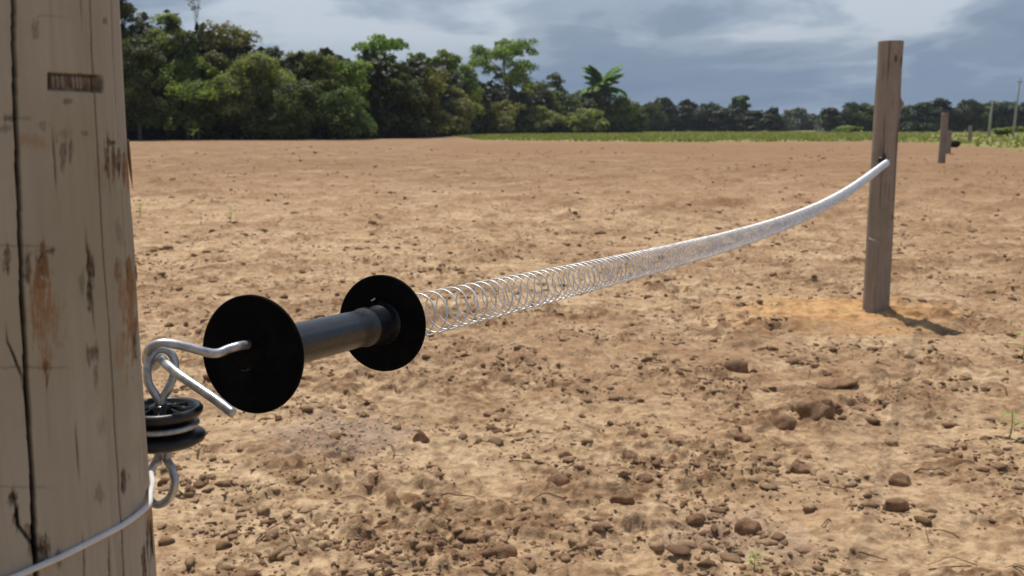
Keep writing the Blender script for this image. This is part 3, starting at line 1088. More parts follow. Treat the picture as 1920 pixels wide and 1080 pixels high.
def eye(pl, n=90, r=.0023):
    V, F = join_parts([tube(catmull([tuple(P(x, y, d)) for x, y, d in pl], n), r, 14)])
    return mesh_np('eye', V, F, M_GALV, ins)


eye([(301, 775, .585), (300, 757, .585), (292, 741, .584), (280, 722, .583), (276, 700, .583), (279, 678, .585), (290, 660, .587), (306, 655, .589), (321, 663, .590), (328, 682, .590), (325, 706, .588), (315, 730, .586), (306, 745, .585), (304, 757, .585), (304, 775, .585)])
eye([(300, 830, .585), (300, 850, .586), (294, 862, .586), (285, 880, .586), (277, 905, .586), (278, 930, .586), (290, 945, .585), (305, 944, .584), (320, 930, .583), (328, 905, .583), (322, 880, .584), (313, 862, .585), (312, 850, .585), (310, 830, .585)])
# nut between spool and lower eye, and the screw into the post
a = [k * math.pi / 3 for k in range(7)]
V, F = join_parts([lathe([(.0001, zbot - .013), (.0048, zbot - .013), (.0052, zbot - .0122), (.0052, zbot - .007), (.0048, zbot - .006)], 6, (SC.x, SC.y, 0), (0, 0, 1))])
mesh_np('nut', V, F, M_GALV, ins, smooth=False)
dirp = Vector((AX.x - SC.x, AX.y - SC.y, 0)).normalized()
s0 = Vector((SC.x, SC.y, zmid - .004)) + dirp * (r2 - .006)
V, F = join_parts([tube([tuple(s0), tuple(s0 + dirp * .02), tuple(s0 + dirp * .05)], .003, 10)])
mesh_np('screw', V, F, M_GALV, ins)

# ------------------------------------------------------------------ white lead wire bound round the post
wp = []
for (x, y) in ((268, 945), (250, 962), (222, 982), (185, 1002), (150, 1020), (110, 1040), (60, 1062), (20, 1080), (-40, 1104), (-120, 1130)):
    th_, z_ = post_hit(x, y)
    ax, ay, rp = post_axis(z_)
    rp += .0030
    wp.append((ax + rp * math.cos(th_), ay + rp * math.sin(th_), z_))
front = [tuple(P(x, y, d)) for x, y, d in ((300, 868, .583), (288, 872, .575), (283, 884, .560), (286, 905, .535), (282, 925, .520))]
# continue round the back of the post
th_l = math.atan2(wp[-1][1] - AX.y, wp[-1][0] - AX.x); zl = wp[-1][2]
for k in range(1, 10):
    t_ = th_l - k * .25; z_ = zl - .001 * k
    rp = post_axis(z_)[2] + .0025
    wp.append((AX.x + rp * math.cos(t_), AX.y + rp * math.sin(t_), z_))
pts = catmull(front + wp, 260)
V, F = join_parts([tube(pts, .0014, 12)])
tag(mesh_np('lead_wire', V, F, M_LEAD), 'thin whitish wire slung diagonally round the near post below the insulator', 'wire')

# ------------------------------------------------------------------ the spring gate
# centre line: pixels of the photograph met with the vertical plane through handle and far post
A0 = C2 + AXH * .004
E = P(1657, 303, D2 / CP * .985)
E = Vector((P(1655, 304, D2 / CP * .98).x, POST2.y - .082, E.z))
pd = Vector((E.x - A0.x, E.y - A0.y, 0)).normalized()
pn = Vector((-pd.y, pd.x, 0))
cl_px = [(810, 592), (850, 579), (900, 566), (945, 556), (990, 546), (1080, 524), (1150, 508), (1200, 494), (1300, 468), (1400, 441), (1460, 422), (1510, 401), (1560, 377), (1600, 354), (1630, 329)]
line = [A0]
for (x, y) in cl_px:
    v = ray(x, y)
    o_ = Vector((0, 0, H_CAM))
    t_ = (A0 - o_).dot(pn) / v.dot(pn)
    line.append(o_ + v * t_)
line.append(Vector((E.x, E.y, P(1655, 304, D2 / CP * .98).z)))
# resample by arc length with smoothing
ss = np.array([(q - A0).dot(pd) for q in line]); zz_ = np.array([q.z for q in line])
L_TOT = (E - A0).dot(pd)
co = np.polyfit(ss / L_TOT, zz_, 4, w=[6] + [2] * 6 + [1.5] * (len(ss) - 8) + [6])
PITCH_S = .0205
turns = L_TOT / PITCH_S
n = int(turns * 1.6 * 20)
u_ = np.linspace(0, 1, n)
cz = np.polyval(co, u_)
cx_ = A0.x + pd.x * L_TOT * u_; cy_ = A0.y + pd.y * L_TOT * u_
slope = np.gradient(cz, L_TOT * u_)
tn = np.stack([pd.x / np.sqrt(1 + slope ** 2), pd.y / np.sqrt(1 + slope ** 2), slope / np.sqrt(1 + slope ** 2)], -1)
side = np.tile(np.array(pn), (n, 1))
up = np.cross(side, tn); up *= np.sign(up[:, 2:3])
ph = (u_ + .6 * u_ ** 1.6) * turns * 2 * math.pi + .5 * np.sin(u_ * 61) + .3 * np.sin(u_ * 143 + 1)
RS = .0168
rs = RS * np.minimum(1, .35 + u_ * turns / 1.0) * np.minimum(1, .3 + (1 - u_) * turns / 4.0)
hx = np.stack([cx_, cy_, cz], -1) + rs[:, None] * (np.cos(-ph)[:, None] * side + np.sin(-ph)[:, None] * up)
spring = handle
V, F = join_parts([tube(hx, .00070 + .00018 * sstep(.1, .6, u_), 6)])
mesh_np('coil', V, F, M_SPRING, spring)
e0 = hx[-1]
ew = POST2
pts = catmull([tuple(e0), (e0[0] + .012, e0[1] + .012, e0[2] + .014), (e0[0] + .004, e0[1] + .028, e0[2] + .020), (e0[0] - .004, e0[1] + .050, e0[2] + .012)], 30)
V, F = join_parts([tube(pts, .0022, 8)])
mesh_np('end_hook', V, F, M_GALV, spring)
# small black insulator on the far post where the spring ends
fi = empty('screw_insulator', (POST2.x - .035, POST2.y - .07, e0[2]))
tag(fi, 'small black insulator screwed to the far gate post beside the spring end', 'insulator')
V, F = join_parts([lathe([(.0001, -.03), (.012, -.03), (.016, -.025), (.016, -.018), (.010, -.015), (.010, -.008), (.016, -.005), (.016, .002), (.011, .006), (.0001, .006)], 24,
                         (POST2.x - .036, POST2.y - .075, e0[2] + .015), (.55, .9, 0))])
mesh_np('insulator_body', V, F, M_INSUL, fi)
V, F = join_parts([tube([(POST2.x - .04, POST2.y - .085, e0[2] + .015), (POST2.x - .01, POST2.y - .03, e0[2] + .015)], .004, 8)])
mesh_np('screw', V, F, M_GALV, fi)
# a bent end of wire lower on the same post
zt = top_z(449, POST2.y)
tb = catmull([(POST2.x - .075, POST2.y - .05, zt + .012), (POST2.x - .055, POST2.y - .065, zt + .004), (POST2.x - .03, POST2.y - .068, zt - .004), (POST2.x - .02, POST2.y - .066, zt - .012)], 14)
V, F = join_parts([tube(tb, .0022, 6)])
tag(mesh_np('wire_end', V, F, M_GALV), 'short bent end of bright wire sticking from the far gate post at mid height', 'wire')

# ------------------------------------------------------------------ power poles
for (x0, yb, x1, yt, lab) in ((1900, 256, 1906, 146, 'taller thin grey utility pole at the far right edge'),
                              (1854, 259, 1858, 187, 'shorter thin grey utility pole left of the taller one')):
    Yd = 120 if x0 == 1900 else 118
    bx, tx = at_Y(x0, Yd), at_Y(x1, Yd)
    zt = top_z(yt, Yd)
    root = empty('utility_pole', (bx, Yd, 0)); tag(root, lab, 'utility pole', 'utility poles by the far trees')
    V, F = join_parts([tube([(bx, Yd, -.3), (bx * .5 + tx * .5, Yd, zt * .5), (tx, Yd, zt)], [.16, .13, .085], 12)])
    mesh_np('pole', V, F, M_CONC, root)
    V, F = join_parts([tube([(tx - .28, Yd, zt - .45), (tx + .28, Yd, zt - .45)], .05, 6)])
    arm = mesh_np('crossarm', V, F, M_BARK, root)
    for s in (-.24, 0, .24):
        V, F = join_parts([lathe([(.02, 0), (.05, .03), (.05, .09), (.03, .14), (.0001, .15)], 10, (tx + s, Yd - .06, zt - .41), (0, 0, 1))])
        mesh_np('insulator_cup', V, F, M_CONC, arm)


# ------------------------------------------------------------------ foliage
def leaf_quads(cent, nrm, size, rng, flat=.55):
    """one leaf clump face (a bent pair of triangles) per centre"""
    n = len(cent)
    nn = nrm + rng.normal(0, flat, (n, 3)); nn /= np.linalg.norm(nn, axis=1)[:, None]
    r = rng.normal(size=(n, 3)); a = np.cross(nn, r); a /= np.linalg.norm(a, axis=1)[:, None]
    b = np.cross(nn, a)
    s = size[:, None]
    k = rng.uniform(.45, .9, (n, 1))
    p0 = cent - a * s; p1 = cent + b * s * k + nn * s * .15; p2 = cent + a * s; p3 = cent - b * s * k * rng.uniform(.6, 1.1, (n, 1)) + nn * s * .1
    V = np.stack([p0, p1, p2, p3], 1).reshape(-1, 3)
    F = np.arange(4 * n).reshape(-1, 4)
    return V, F


def crown_mesh(lobes, leaf, density, seed, dens_f=1.0):
    """lobes: (cx, cy, cz, rx, ry, rz). returns verts, faces, tone"""
    rng = np.random.default_rng(seed)
    C = []; Nn = []; T = []
    for (cx0, cy0, cz0, rx, ry, rz) in lobes:
        # clumps inside a lobe: sub-blobs sitting on the ellipsoid
        nb = 9 if leaf > .0 else 9
        for _ in range(nb):
            d = rng.normal(size=3); d /= np.linalg.norm(d)
            if d[2] < -.6: d[2] *= -.5
            c = np.array([cx0, cy0, cz0]) + d * np.array([rx, ry, rz]) * rng.uniform(.5, .95)
            br = rng.uniform(.38, .62) * min(rx, rz) + leaf
            m = int(density * br * br / (leaf * leaf) * 3.4) + 6
            e = rng.normal(size=(m, 3)); e /= np.linalg.norm(e, axis=1)[:, None]
            e[:, 2] = np.where(e[:, 2] < -.4, -e[:, 2] * .6, e[:, 2])
            rad = rng.uniform(.70, 1.05, (m, 1))
            C.append(c + e * rad * br * np.array([1.05, 1.05, .95]))
            Nn.append(e * .7 + d * .5 + np.array([0, 0, .35]))
            T.append(np.clip(rng.uniform(.15, .65) + rng.uniform(-.25, .35, m), 0, 1))
    C = np.vstack(C); Nn = np.vstack(Nn); T = np.concatenate(T)
    V, F = leaf_quads(C, Nn, rng.uniform(.6, 1.35, len(C)) * leaf, rng)
    return V, F, np.repeat(T, 4)


def trunk_mesh(height, rad, limbs, seed, fork=.45):
    rng = np.random.default_rng(seed)
    pts = catmull([(0, 0, -.3), (rng.normal(0, .1), rng.normal(0, .1), height * .35), (rng.normal(0, .25), rng.normal(0, .2), height * .7), (rng.normal(0, .3), rng.normal(0, .3), height * .92)], 14)
    parts = [tube(pts, rad * np.linspace(1.25, .3, 14) ** 1.0, 8)]
    for (lx, ly, lz) in limbs:
        s = pts[int(len(pts) * rng.uniform(fork, .75))]
        e = np.array([lx, ly, lz])
        mid = (s + e) / 2 + np.array([0, 0, .12 * np.linalg.norm(e - s)]) * rng.uniform(-.3, 1)
        q = catmull([s, mid, e], 9)
        parts.append(tube(q, rad * np.linspace(.5, .12, 9), 6))
    return join_parts(parts)


def make_tree(name, w, h, seed, mat, style='round', leaf=.16, dens=1.0):
    """unit tree of width w, height h at origin -> (crown obj, trunk obj) under an Empty"""
    rng = np.random.default_rng(seed)
    lobes = []
    if style == 'round':           # full crown down to the ground
        nl = 12
        for k in range(nl):
            t = .10 + .76 * (k + .5) / nl
            rad = w * .5 * math.sin(math.pi * (.24 + .66 * t)) * .66
            a = rng.uniform(0, 6.28)
            lobes.append((math.cos(a) * rad, math.sin(a) * rad, h * t, w * rng.uniform(.22, .32), w * rng.uniform(.22, .32), min(w, h) * rng.uniform(.16, .24)))
        lobes.append((0, 0, h * .86, w * .26, w * .26, h * .12))
        lobes.append((0, 0, h * .50, w * .30, w * .30, h * .25)); lobes.append((0, 0, h * .2, w * .3, w * .3, h * .18))
    elif style == 'spread':        # tall open tree, gaps between the boughs
        for k in range(13):
            a = k * 2.4 + rng.uniform(-.3, .3)
            q = w * .5 * (.35 + .5 * rng.uniform(0, 1))
            lobes.append((math.cos(a) * q, math.sin(a) * q, h * rng.uniform(.62, .90), w * rng.uniform(.13, .20), w * .17, h * rng.uniform(.065, .10)))
        lobes.append((0, 0, h * .92, w * .24, w * .24, h * .065))
        lobes.append((w * .12, 0, h * .5, w * .22, w * .22, h * .16))
    elif style == 'umbrella':
        for k in range(8):
            a = k * .785
            lobes.append((math.cos(a) * w * .3, math.sin(a) * w * .3, h * rng.uniform(.80, .91), w * .18, w * .18, h * .06))
        lobes.append((0, 0, h * .95, w * .28, w * .28, h * .045)); lobes.append((w * .1, 0, h * .75, w * .2, w * .2, h * .07))
        lobes.append((-w * .2, 0, h * .68, w * .15, w * .15, h * .05)); lobes.append((w * .25, 0, h * .62, w * .17, w * .17, h * .08))
    elif style == 'narrow':
        for k in range(7):
            t = .3 + .1 * k
            lobes.append((rng.normal(0, w * .06), rng.normal(0, w * .06), h * t, w * .33, w * .33, h * .09))
    elif style == 'sparse':
        for k in range(8):
            a = rng.uniform(0, 6.28); q = w * .38 * rng.uniform(.3, 1)
            lobes.append((math.cos(a) * q, math.sin(a) * q, h * rng.uniform(.7, .97), w * .12, w * .12, h * .025))
    elif style == 'bush':
        for k in range(8):
            a = rng.uniform(0, 6.28); q = w * .3 * rng.uniform(.2, 1)
            lobes.append((math.cos(a) * q, math.sin(a) * q, h * rng.uniform(.3, .75), w * .22, w * .22, h * .2))
    root = empty(name)
    V, F, T = crown_mesh(lobes, leaf, dens, seed)
    mesh_np('crown', V, F, mat, root, smooth=False, attrs={'tone': T})
    limbs = [(l[0] * .9, l[1] * .9, l[2]) for l in lobes[:7]]
    V, F = trunk_mesh(h * .95, .05 if style == 'sparse' else max(.09, h * .014), limbs, seed + 1)
    mesh_np('trunk', V, F, M_BARK, root)
    return root


def copy_tree(src):
    c = src.copy(); COL.objects.link(c)
    for ch in list(src.children):
        d = ch.copy(); COL.objects.link(d); d.parent = c
    return c


PROTO = {}


def place_tree(px, ytop, wpx, Yd, style, mat, lab, seed=0, name='forest_tree', group='trees of the dark forest edge', leafpx=4.6, dens=1.0, cat='tree'):
    x = at_Y(px, Yd)
    h = top_z(ytop, Yd)
    w = wpx / F_PX * Yd
    leaf = leafpx / F_PX * Yd / 2
    key = (style, mat.name, seed, len(PROTO)) if group.endswith('forest edge') else (style, mat.name, seed)
    if key not in PROTO:
        PROTO[key] = (make_tree(name, w, h, 500 + seed * 13 + len(style) + len(PROTO) * 101, mat, style, leaf, dens), w, h)
        o = PROTO[key][0]
        o.location = (x, Yd, 0)
    else:
        src, w0, h0 = PROTO[key]
        o = copy_tree(src)
        o.name = name
        o.scale = (w / w0, w / w0, h / h0)
        o.location = (x, Yd, 0)
        o.rotation_euler = (0, 0, random.uniform(0, 6.28))
    tag(o, lab, cat, group)
    return o


D_, G_, O_, F_ = M_LEAF_D, M_LEAF_G, M_LEAF_O, M_LEAF_F
forest = [
    (150, -60, 170, 88, 'round', D_, 'very dark tree half hidden behind the near post', 1),
    (232, -35, 120, 90, 'round', D_, 'tallest dark tree rising beside the top of the near post', 2),
    (312, 26, 120, 94, 'round', G_, 'bright green domed tree beside the tall dark one at left', 1),
    (262, 62, 110, 86, 'round', D_, 'dark tree in front of the bright green domed one', 3),
    (352, 52, 50, 91, 'narrow', D_, 'small dark egg shaped tree between the green dome and the olive crown', 1),
    (425, 40, 130, 95, 'round', O_, 'broad olive crowned tree with a pale rounded top', 1),
    (475, 105, 150, 93, 'round', O_, 'lower olive tree at the foot of the broad olive crown', 2),
    (372, 110, 150, 91, 'round', G_, 'pale olive drooping tree below the egg shaped dark one', 3),
    (515, 82, 90, 98, 'round', D_, 'dark crowned tree just right of the broad olive crown', 1),
    (560, 92, 80, 100, 'round', G_, 'mid green tree between two darker crowns', 2),
    (600, 95, 90, 97, 'round', G_, 'rounded green tree with a bright top, left of the feathery one', 1),
    (556, 150, 100, 91, 'round', D_, 'shadowy tree in the front row below the mid green one', 2),
    (660, 108, 100, 99, 'round', G_, 'low leafy green tree below the feathery tall one, left side', 3),
    (718, 64, 100, 112, 'umbrella', G_, 'feathery flat topped tall tree with sky showing through its boughs', 1),
    (742, 110, 100, 106, 'round', D_, 'dark leafy tree under the feathery flat topped one', 3),
    (640, 170, 120, 92, 'round', D_, 'dark low tree in the front row at the field edge', 1),
    (790, 96, 40, 118, 'spread', G_, 'small open topped tree right of the feathery one', 2),
    (836, 94, 56, 140, 'umbrella', G_, 'slim tree with a small round tuft on top', 3),
    (800, 135, 100, 112, 'round', O_, 'yellowish green tree below the slim tufted one', 1),
    (868, 118, 70, 150, 'round', G_, 'leafy green tree between the tufted tree and the tall spreading one', 2),
    (850, 165, 110, 132, 'round', O_, 'yellow green bushy tree in front of the tall spreading one', 2),
    (948, 72, 128, 190, 'spread', G_, 'tall spreading tree with a dark trunk standing above its neighbours', 5),
    (950, 135, 70, 192, 'narrow', D_, 'dark ivy covered column at the base of the tall spreading tree', 2),
    (925, 190, 110, 165, 'round', O_, 'low olive tree at the edge of the green strip', 3),
    (1000, 155, 80, 200, 'round', G_, 'small green tree right of the tall spreading one', 1),
    (1045, 138, 44, 212, 'narrow', D_, 'narrow dark tree with a rounded head left of the palm', 3),
    (1058, 175, 70, 205, 'round', D_, 'dark low tree under the narrow round headed one', 2),
    (1012, 200, 90, 190, 'round', O_, 'pale bushy tree below and left of the narrow dark one', 1),
    (1122, 165, 90, 212, 'round', D_, 'dense dark rounded tree directly under the palm', 1),
    (1165, 185, 70, 215, 'round', G_, 'green rounded tree right below the palm fronds', 3),
    (1098, 205, 80, 200, 'round', O_, 'grey green low tree in front of the dense dark one', 2),
    (1188, 200, 50, 218, 'round', D_, 'last dark tree of the forest edge before the distant woods', 3),
]
for (px, yt, w, Yd, st, mt, lab, sd_) in forest:
    place_tree(px, yt, w, Yd, st, mt, lab, sd_)

place_tree(384, -45, 70, 130, 'sparse', D_, 'faint thin tall tree almost bare, rising above the olive crown', 4, dens=.05, leafpx=3)

farset = [
    (1215, 195, 60, 270, 'round', 'first low tree of the distant woods right of the forest edge'),
    (1242, 185, 52, 280, 'round', 'distant rounded tree, left of two near the forest edge'),
    (1288, 188, 40, 284, 'round', 'distant small knob headed tree'),
    (1325, 195, 70, 280, 'round', 'distant broad flat tree before the sparse tall one'),
    (1385, 180, 32, 285, 'spread', 'distant sparse tall bluish tree standing above the line'),
    (1362, 203, 60, 275, 'round', 'distant low tree at the foot of the sparse tall one'),
    (1420, 208, 60, 280, 'round', 'distant low tree right of the sparse tall one'),
    (1452, 203, 34, 282, 'round', 'distant small dark round tree before the gap'),
    (1490, 204, 44, 420, 'round', 'bluish tree further off in the gap of the distant woods'),
    (1522, 214, 44, 430, 'round', 'faint low tree further off at the right of the gap'),
    (1556, 203, 50, 270, 'round', 'distant dark tree rising right of the gap'),
    (1590, 194, 50, 272, 'round', 'distant dark tree with a flat crown left of the gate post'),
    (1625, 196, 60, 270, 'round', 'distant tree right up against the left side of the gate post'),
    (1722, 194, 60, 262, 'round', 'distant tree just right of the gate post'),
    (1757, 186, 56, 265, 'round', 'distant high domed tree above the narrow fence post'),
    (1808, 189, 60, 262, 'round', 'distant broad domed tree left of the utility poles'),
    (1850, 193, 56, 262, 'round', 'distant tree behind the shorter utility pole'),
    (1885, 192, 56, 262, 'round', 'distant tree between the two utility poles'),
    (1925, 192, 60, 262, 'round', 'distant tree cut by the right edge'),
    (1690, 205, 60, 268, 'round', 'distant tree partly hidden by the gate post'),
]
for k, (px, yt, w, Yd, st, lab) in enumerate(farset):
    place_tree(px, yt, w, Yd, st, F_ if k % 4 else D_, lab, 10 + k % 4, 'distant_tree', 'trees of the distant woods', 5.0)

# palm
PY = 214
pxw = at_Y(1128, PY)
hz = top_z(165, PY)
palm = empty('palm_tree', (pxw, PY, 0))
tag(palm, 'bright green palm with a fountain of broad fronds above the dark trees', 'palm')
V, F = join_parts([tube([(pxw, PY, -.2), (pxw + .2, PY, hz * .5), (pxw, PY, hz)], [.32, .24, .2], 10)])
mesh_np('trunk', V, F, M_BARK, palm)
M_PALM = mat_leaf('palm_leaf', (.09, .18, .035), (.24, .40, .08), .40)
rngp = np.random.default_rng(77)
for k in range(28):
    a = k * 2.399 + .4
    el = .2 + 1.2 * ((k * .7548) % 1)
    ln = rngp.uniform(4.6, 6.6)
    m = 22
    s = np.linspace(0, 1, m)
    e_ = el - s ** 1.5 * (1.15 - el * .25)
    hor = np.cumsum(np.cos(e_)) * ln / m; ver = np.cumsum(np.sin(e_)) * ln / m
    mid = np.stack([pxw + hor * math.cos(a), PY + hor * math.sin(a), hz + ver], -1)
    parts = [tube(mid, np.linspace(.07, .02, m), 5)]
    sv = np.array([-math.sin(a), math.cos(a), 0])
    tanv = np.gradient(mid, axis=0); tanv /= np.linalg.norm(tanv, axis=1)[:, None]
    Vq = []; Fq = []; tn_ = []
    for i in range(1, m):
        for sg in (-1, 1):
            for hlf in (0, .5):
                c = mid[i] - tanv[i] * hlf * ln / m
                l = 1.5 * math.sin(math.pi * min(1, .15 + .8 * s[i])) + .25
                tip = c + sv * sg * l * .85 + tanv[i] * l * .5 + np.array([0, 0, -.35 * l * rngp.uniform(.5, 1.2)])
                wv = tanv[i] * .24
                b0 = len(Vq)
                Vq += [c - wv, c + wv, (c + tip) / 2 + wv + np.array([0, 0, .08]), tip]
                Fq.append([b0, b0 + 1, b0 + 2, b0 + 3]); tn_ += [rngp.uniform(.2, 1)] * 4
    V0, F0 = join_parts([parts[0], (np.array(Vq), np.array(Fq), [])])
    tone = np.append(np.full(len(V0) - len(tn_), .2), tn_)
    mesh_np('frond', V0, F0, M_PALM, palm, smooth=False, attrs={'tone': tone})


# mass of the wood behind and below the trees one can tell apart
def wood_mass(name, path, hts, depth, leaf, n, mat, lab, cat, seed):
    rng = np.random.default_rng(seed)
    path = np.array(path, float); hts = np.array(hts, float)
    t = rng.uniform(0, len(path) - 1, n)
    i = t.astype(int); f = (t - i)[:, None]
    c = path[i] * (1 - f) + path[i + 1] * f
    h = hts[i] * (1 - f[:, 0]) + hts[i + 1] * f[:, 0]
    h = h * (1 + .25 * perlin(t * 7, t * 0, seed) + .15 * perlin(t * 23, t * 0 + 5, seed))
    back = rng.uniform(0, 1, n) ** 1.2
    zr = rng.uniform(0, 1, n) ** .85
    # clumpy: pull points to random clump centres
    z = zr * h
    bulge = 2.0 * perlin(t * 19, z / 2.2, seed + 2) + 1.0 * perlin(t * 47, z / 1.0, seed + 3)
    Y = c[:, 1] + back * depth + bulge * leaf * 4 * (1 - back)
    X = c[:, 0] * (Y / c[:, 1]) + rng.normal(0, leaf, n)
    cent = np.stack([X, Y, z], -1)
    nrm = np.tile(np.array([0, -.6, .7]), (n, 1))
    V, F = leaf_quads(cent, nrm, rng.uniform(.7, 1.5, n) * leaf, rng, .7)
    tone = np.clip(.35 + .5 * perlin(t * 15, z / 2.5, seed + 9) + rng.uniform(-.25, .25, n), 0, 1)
    o = mesh_np(name, V, F, mat, smooth=False, attrs={'tone': np.repeat(tone, 4)})
    tag(o, lab, cat, kind='stuff')
    return o


def pp(px, Y): return (at_Y(px, Y), Y)


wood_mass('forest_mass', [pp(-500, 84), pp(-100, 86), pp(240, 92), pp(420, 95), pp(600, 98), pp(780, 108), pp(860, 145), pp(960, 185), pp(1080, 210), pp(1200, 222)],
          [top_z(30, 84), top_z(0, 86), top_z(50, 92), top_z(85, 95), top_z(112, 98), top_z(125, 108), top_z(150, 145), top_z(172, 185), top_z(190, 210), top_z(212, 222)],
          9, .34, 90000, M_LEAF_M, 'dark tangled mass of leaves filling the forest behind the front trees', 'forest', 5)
wood_mass('distant_wood', [pp(1180, 275), pp(1300, 290), pp(1450, 292), pp(1500, 430), pp(1530, 430), pp(1550, 285), pp(1700, 278), pp(1900, 272), pp(2150, 262), pp(2600, 240)],
          [top_z(208, 275), top_z(206, 290), top_z(216, 292), top_z(226, 430), top_z(226, 430), top_z(214, 285), top_z(205, 278), top_z(200, 272), top_z(195, 262), top_z(190, 240)],
          16, .55, 30000, M_LEAF_F, 'low dark mass of the distant woods along the horizon', 'woods', 15)


# shrubs along the edge of the wood
for (px, yb, wpx, yt, mt, lab) in (
        (545, 262, 60, 232, O_, 'pale leafed shrub at the dark foot of the forest'),
        (845, 251, 46, 225, O_, 'pale narrow shrub where the green strip begins'),
        (870, 250, 40, 234, G_, 'small green shrub beside the pale narrow one'),
        (900, 250, 60, 228, D_, 'dark low shrub right of the small green one'),
        (1175, 249, 60, 212, O_, 'grey green rounded shrub at the end of the forest edge'),
        (1135, 249, 46, 222, O_, 'small rounded grey shrub left of the last one'),
        (1590, 250, 60, 236, G_, 'low green shrub on the far strip left of the gate post'),
        (1730, 251, 90, 228, F_, 'wide low shrub beyond the narrow fence post'),
        (1890, 256, 70, 238, G_, 'low green shrub at the feet of the utility poles')):
    Yd = G(px, yb).y
    place_tree(px, yt, wpx, Yd, 'bush', mt, lab, 20 + (px % 3), 'shrub', 'shrubs along the edge of the field', 4.0, cat='shrub')


# grass strip
def grass():
    rng = np.random.default_rng(8)
    n = 60000
    a = np.radians(rng.uniform(-9, 40, n))
    edge = np.interp(np.degrees(a), [-12, -5, -1.5, 8, 19, 23, 27, 40], [800, 160, 84, 74, 80, 62, 46, 44])
    far_ = np.interp(np.degrees(a), [-9, -3, 0, 5, 8, 40], [110, 120, 180, 235, 300, 270])
    r = edge * 1.05 + (far_ - edge) * rng.uniform(0, 1, n) ** 1.3
    ok = (r > edge * 1.03) & (far_ > edge)
    a, r = a[ok], r[ok]; n = len(a)
    keep = perlin(r * np.sin(a) / 4, r * np.cos(a) / 4, 3) > rng.uniform(-.9, .5, n) + .6 * sstep(.30, .42, a) + .8 * (1 - sstep(1.03, 1.35, r / np.interp(np.degrees(a), [-12, -5, -1.5, 8, 19, 23, 27, 40], [800, 160, 84, 74, 80, 62, 46, 44])))
    a, r = a[keep], r[keep]; n = len(a)
    x = r * np.sin(a); y = r * np.cos(a)
    h = rng.uniform(.08, .26, n); w = rng.uniform(.05, .2, n)
    t = rng.uniform(0, 3.14, n)
    dx = np.cos(t) * w; dy = np.sin(t) * w
    z0 = np.zeros(n) - .02
    lean = rng.normal(0, .08, (n, 2))
    V = np.stack([np.stack([x - dx, y - dy, z0], -1), np.stack([x + dx, y + dy, z0], -1),
                  np.stack([x + dx * .5 + lean[:, 0], y + dy * .5 + lean[:, 1], h], -1), np.stack([x - dx * .7 + lean[:, 0], y - dy * .7 + lean[:, 1], h * .7], -1)], 1).reshape(-1, 3)
    F = np.arange(4 * n).reshape(-1, 4)
    o = mesh_np('grass', V, F, M_GRASS, smooth=False, attrs={'tone': np.repeat(rng.uniform(0, 1, n), 4)})
    tag(o, 'strip of yellowish green grass between the ploughed field and the trees', 'grass', kind='stuff')


grass()


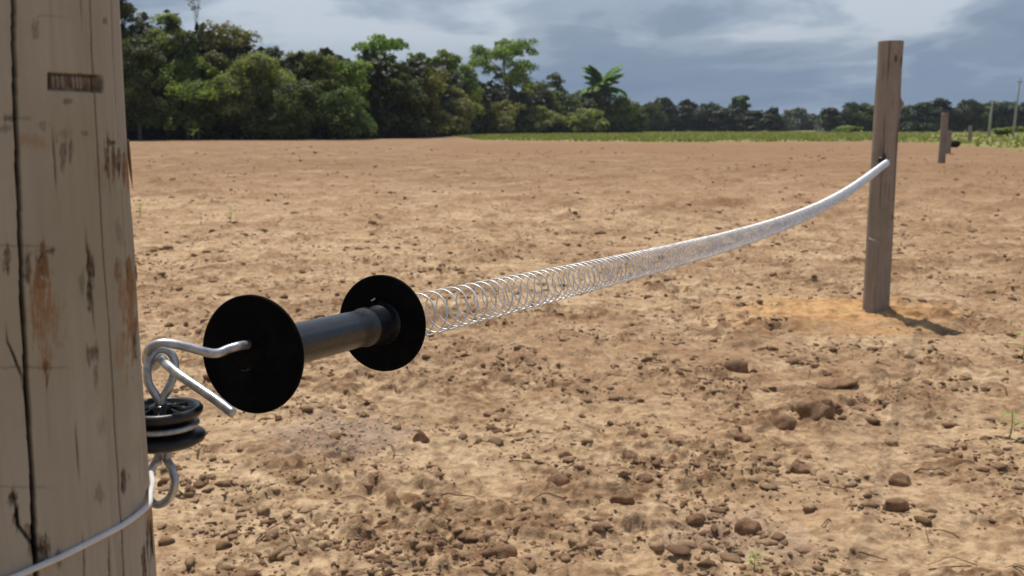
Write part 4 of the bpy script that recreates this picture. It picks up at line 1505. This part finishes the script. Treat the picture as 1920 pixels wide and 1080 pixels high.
# young sprouts
def sprout(px, py, hpx, nleaf, lab, seed, tall=False):
    rng = np.random.default_rng(seed)
    g = G(px, py)
    g.z = float(gz(g.x, g.y)[0])
    dist = math.hypot(g.x, g.y)
    h = hpx / F_PX * dist
    root = empty('weed_sprout', g); tag(root, lab, 'weed', 'green weeds sprouting from the field')
    sp = catmull([tuple(g + Vector((0, 0, -.005))), tuple(g + Vector((h * .06, 0, h * .5))), tuple(g + Vector((h * .02, 0, h)))], 10)
    V, F = join_parts([tube(sp, np.linspace(.03, .012, 10) * h, 6)])
    mesh_np('stem', V, F, M_SPROUT, root, attrs={'tone': np.full(len(V), .4)})
    for k in range(nleaf):
        a = k * 2.4 + rng.uniform(-.3, .3)
        l = h * rng.uniform(.4, .62); b = sp[int(3 + 6 * k / nleaf)]
        m = 7; s = np.linspace(0, 1, m)
        el = rng.uniform(.3, 1.1) - s * 1.1
        hor = np.cumsum(np.cos(el)) * l / m; ver = np.cumsum(np.sin(el)) * l / m
        mid = np.stack([b[0] + hor * math.cos(a), b[1] + hor * math.sin(a), b[2] + ver], -1)
        wd = l * .2 * np.sin(math.pi * np.clip(s * .9 + .08, 0, 1)); sv = np.array([-math.sin(a), math.cos(a), 0])
        Vl = np.concatenate([mid - sv * wd[:, None] + (0, 0, .02 * l), mid, mid + sv * wd[:, None] + (0, 0, .02 * l)])
        Fl = [[i + o2, i + 1 + o2, i + 1 + o2 + m, i + o2 + m] for i in range(m - 1) for o2 in (0, m)]
        mesh_np('leaf', Vl, np.array(Fl), M_SPROUT, root, attrs={'tone': np.full(len(Vl), rng.uniform(.3, 1))})


sprout(1412, 1078, 40, 9, 'pale green sprout at the bottom edge right of centre', 1)
sprout(1893, 820, 50, 5, 'thin upright green sprout near the right edge', 2)
sprout(1917, 672, 44, 7, 'dark green sprout cut by the right edge', 3)
sprout(362, 264, 22, 9, 'yellowish weed standing alone before the dark forest', 4)
sprout(262, 408, 26, 9, 'pale yellow weed close to the near post', 5)
sprout(432, 418, 30, 4, 'thin bent stalk in the field above the near flange', 6)


# ------------------------------------------------------------------ air
def haze():
    X0, Z0_, Z1_ = 5400, -1.5, 22.0
    v = [(x, y, z) for z in (Z0_, Z1_) for y in (-X0, X0) for x in (-X0, X0)]
    f = [[0, 2, 3, 1], [4, 5, 7, 6], [0, 1, 5, 4], [2, 6, 7, 3], [0, 4, 6, 2], [1, 3, 7, 5]]
    m = bpy.data.materials.new('haze')
    m.use_nodes = True
    m.node_tree.nodes.clear()
    out = N(m.node_tree, 'ShaderNodeOutputMaterial')
    pv = N(m.node_tree, 'ShaderNodeVolumePrincipled')
    pv.inputs['Color'].default_value = (.80, .88, 1.0, 1)
    pv.inputs['Density'].default_value = .00016
    L(m.node_tree, pv.outputs[0], out.inputs['Volume'])
    o = mesh_np('haze', v, np.array(f), m, smooth=False)
    tag(o, 'thin bluish haze in the air over the field', 'haze', kind='stuff')


haze()
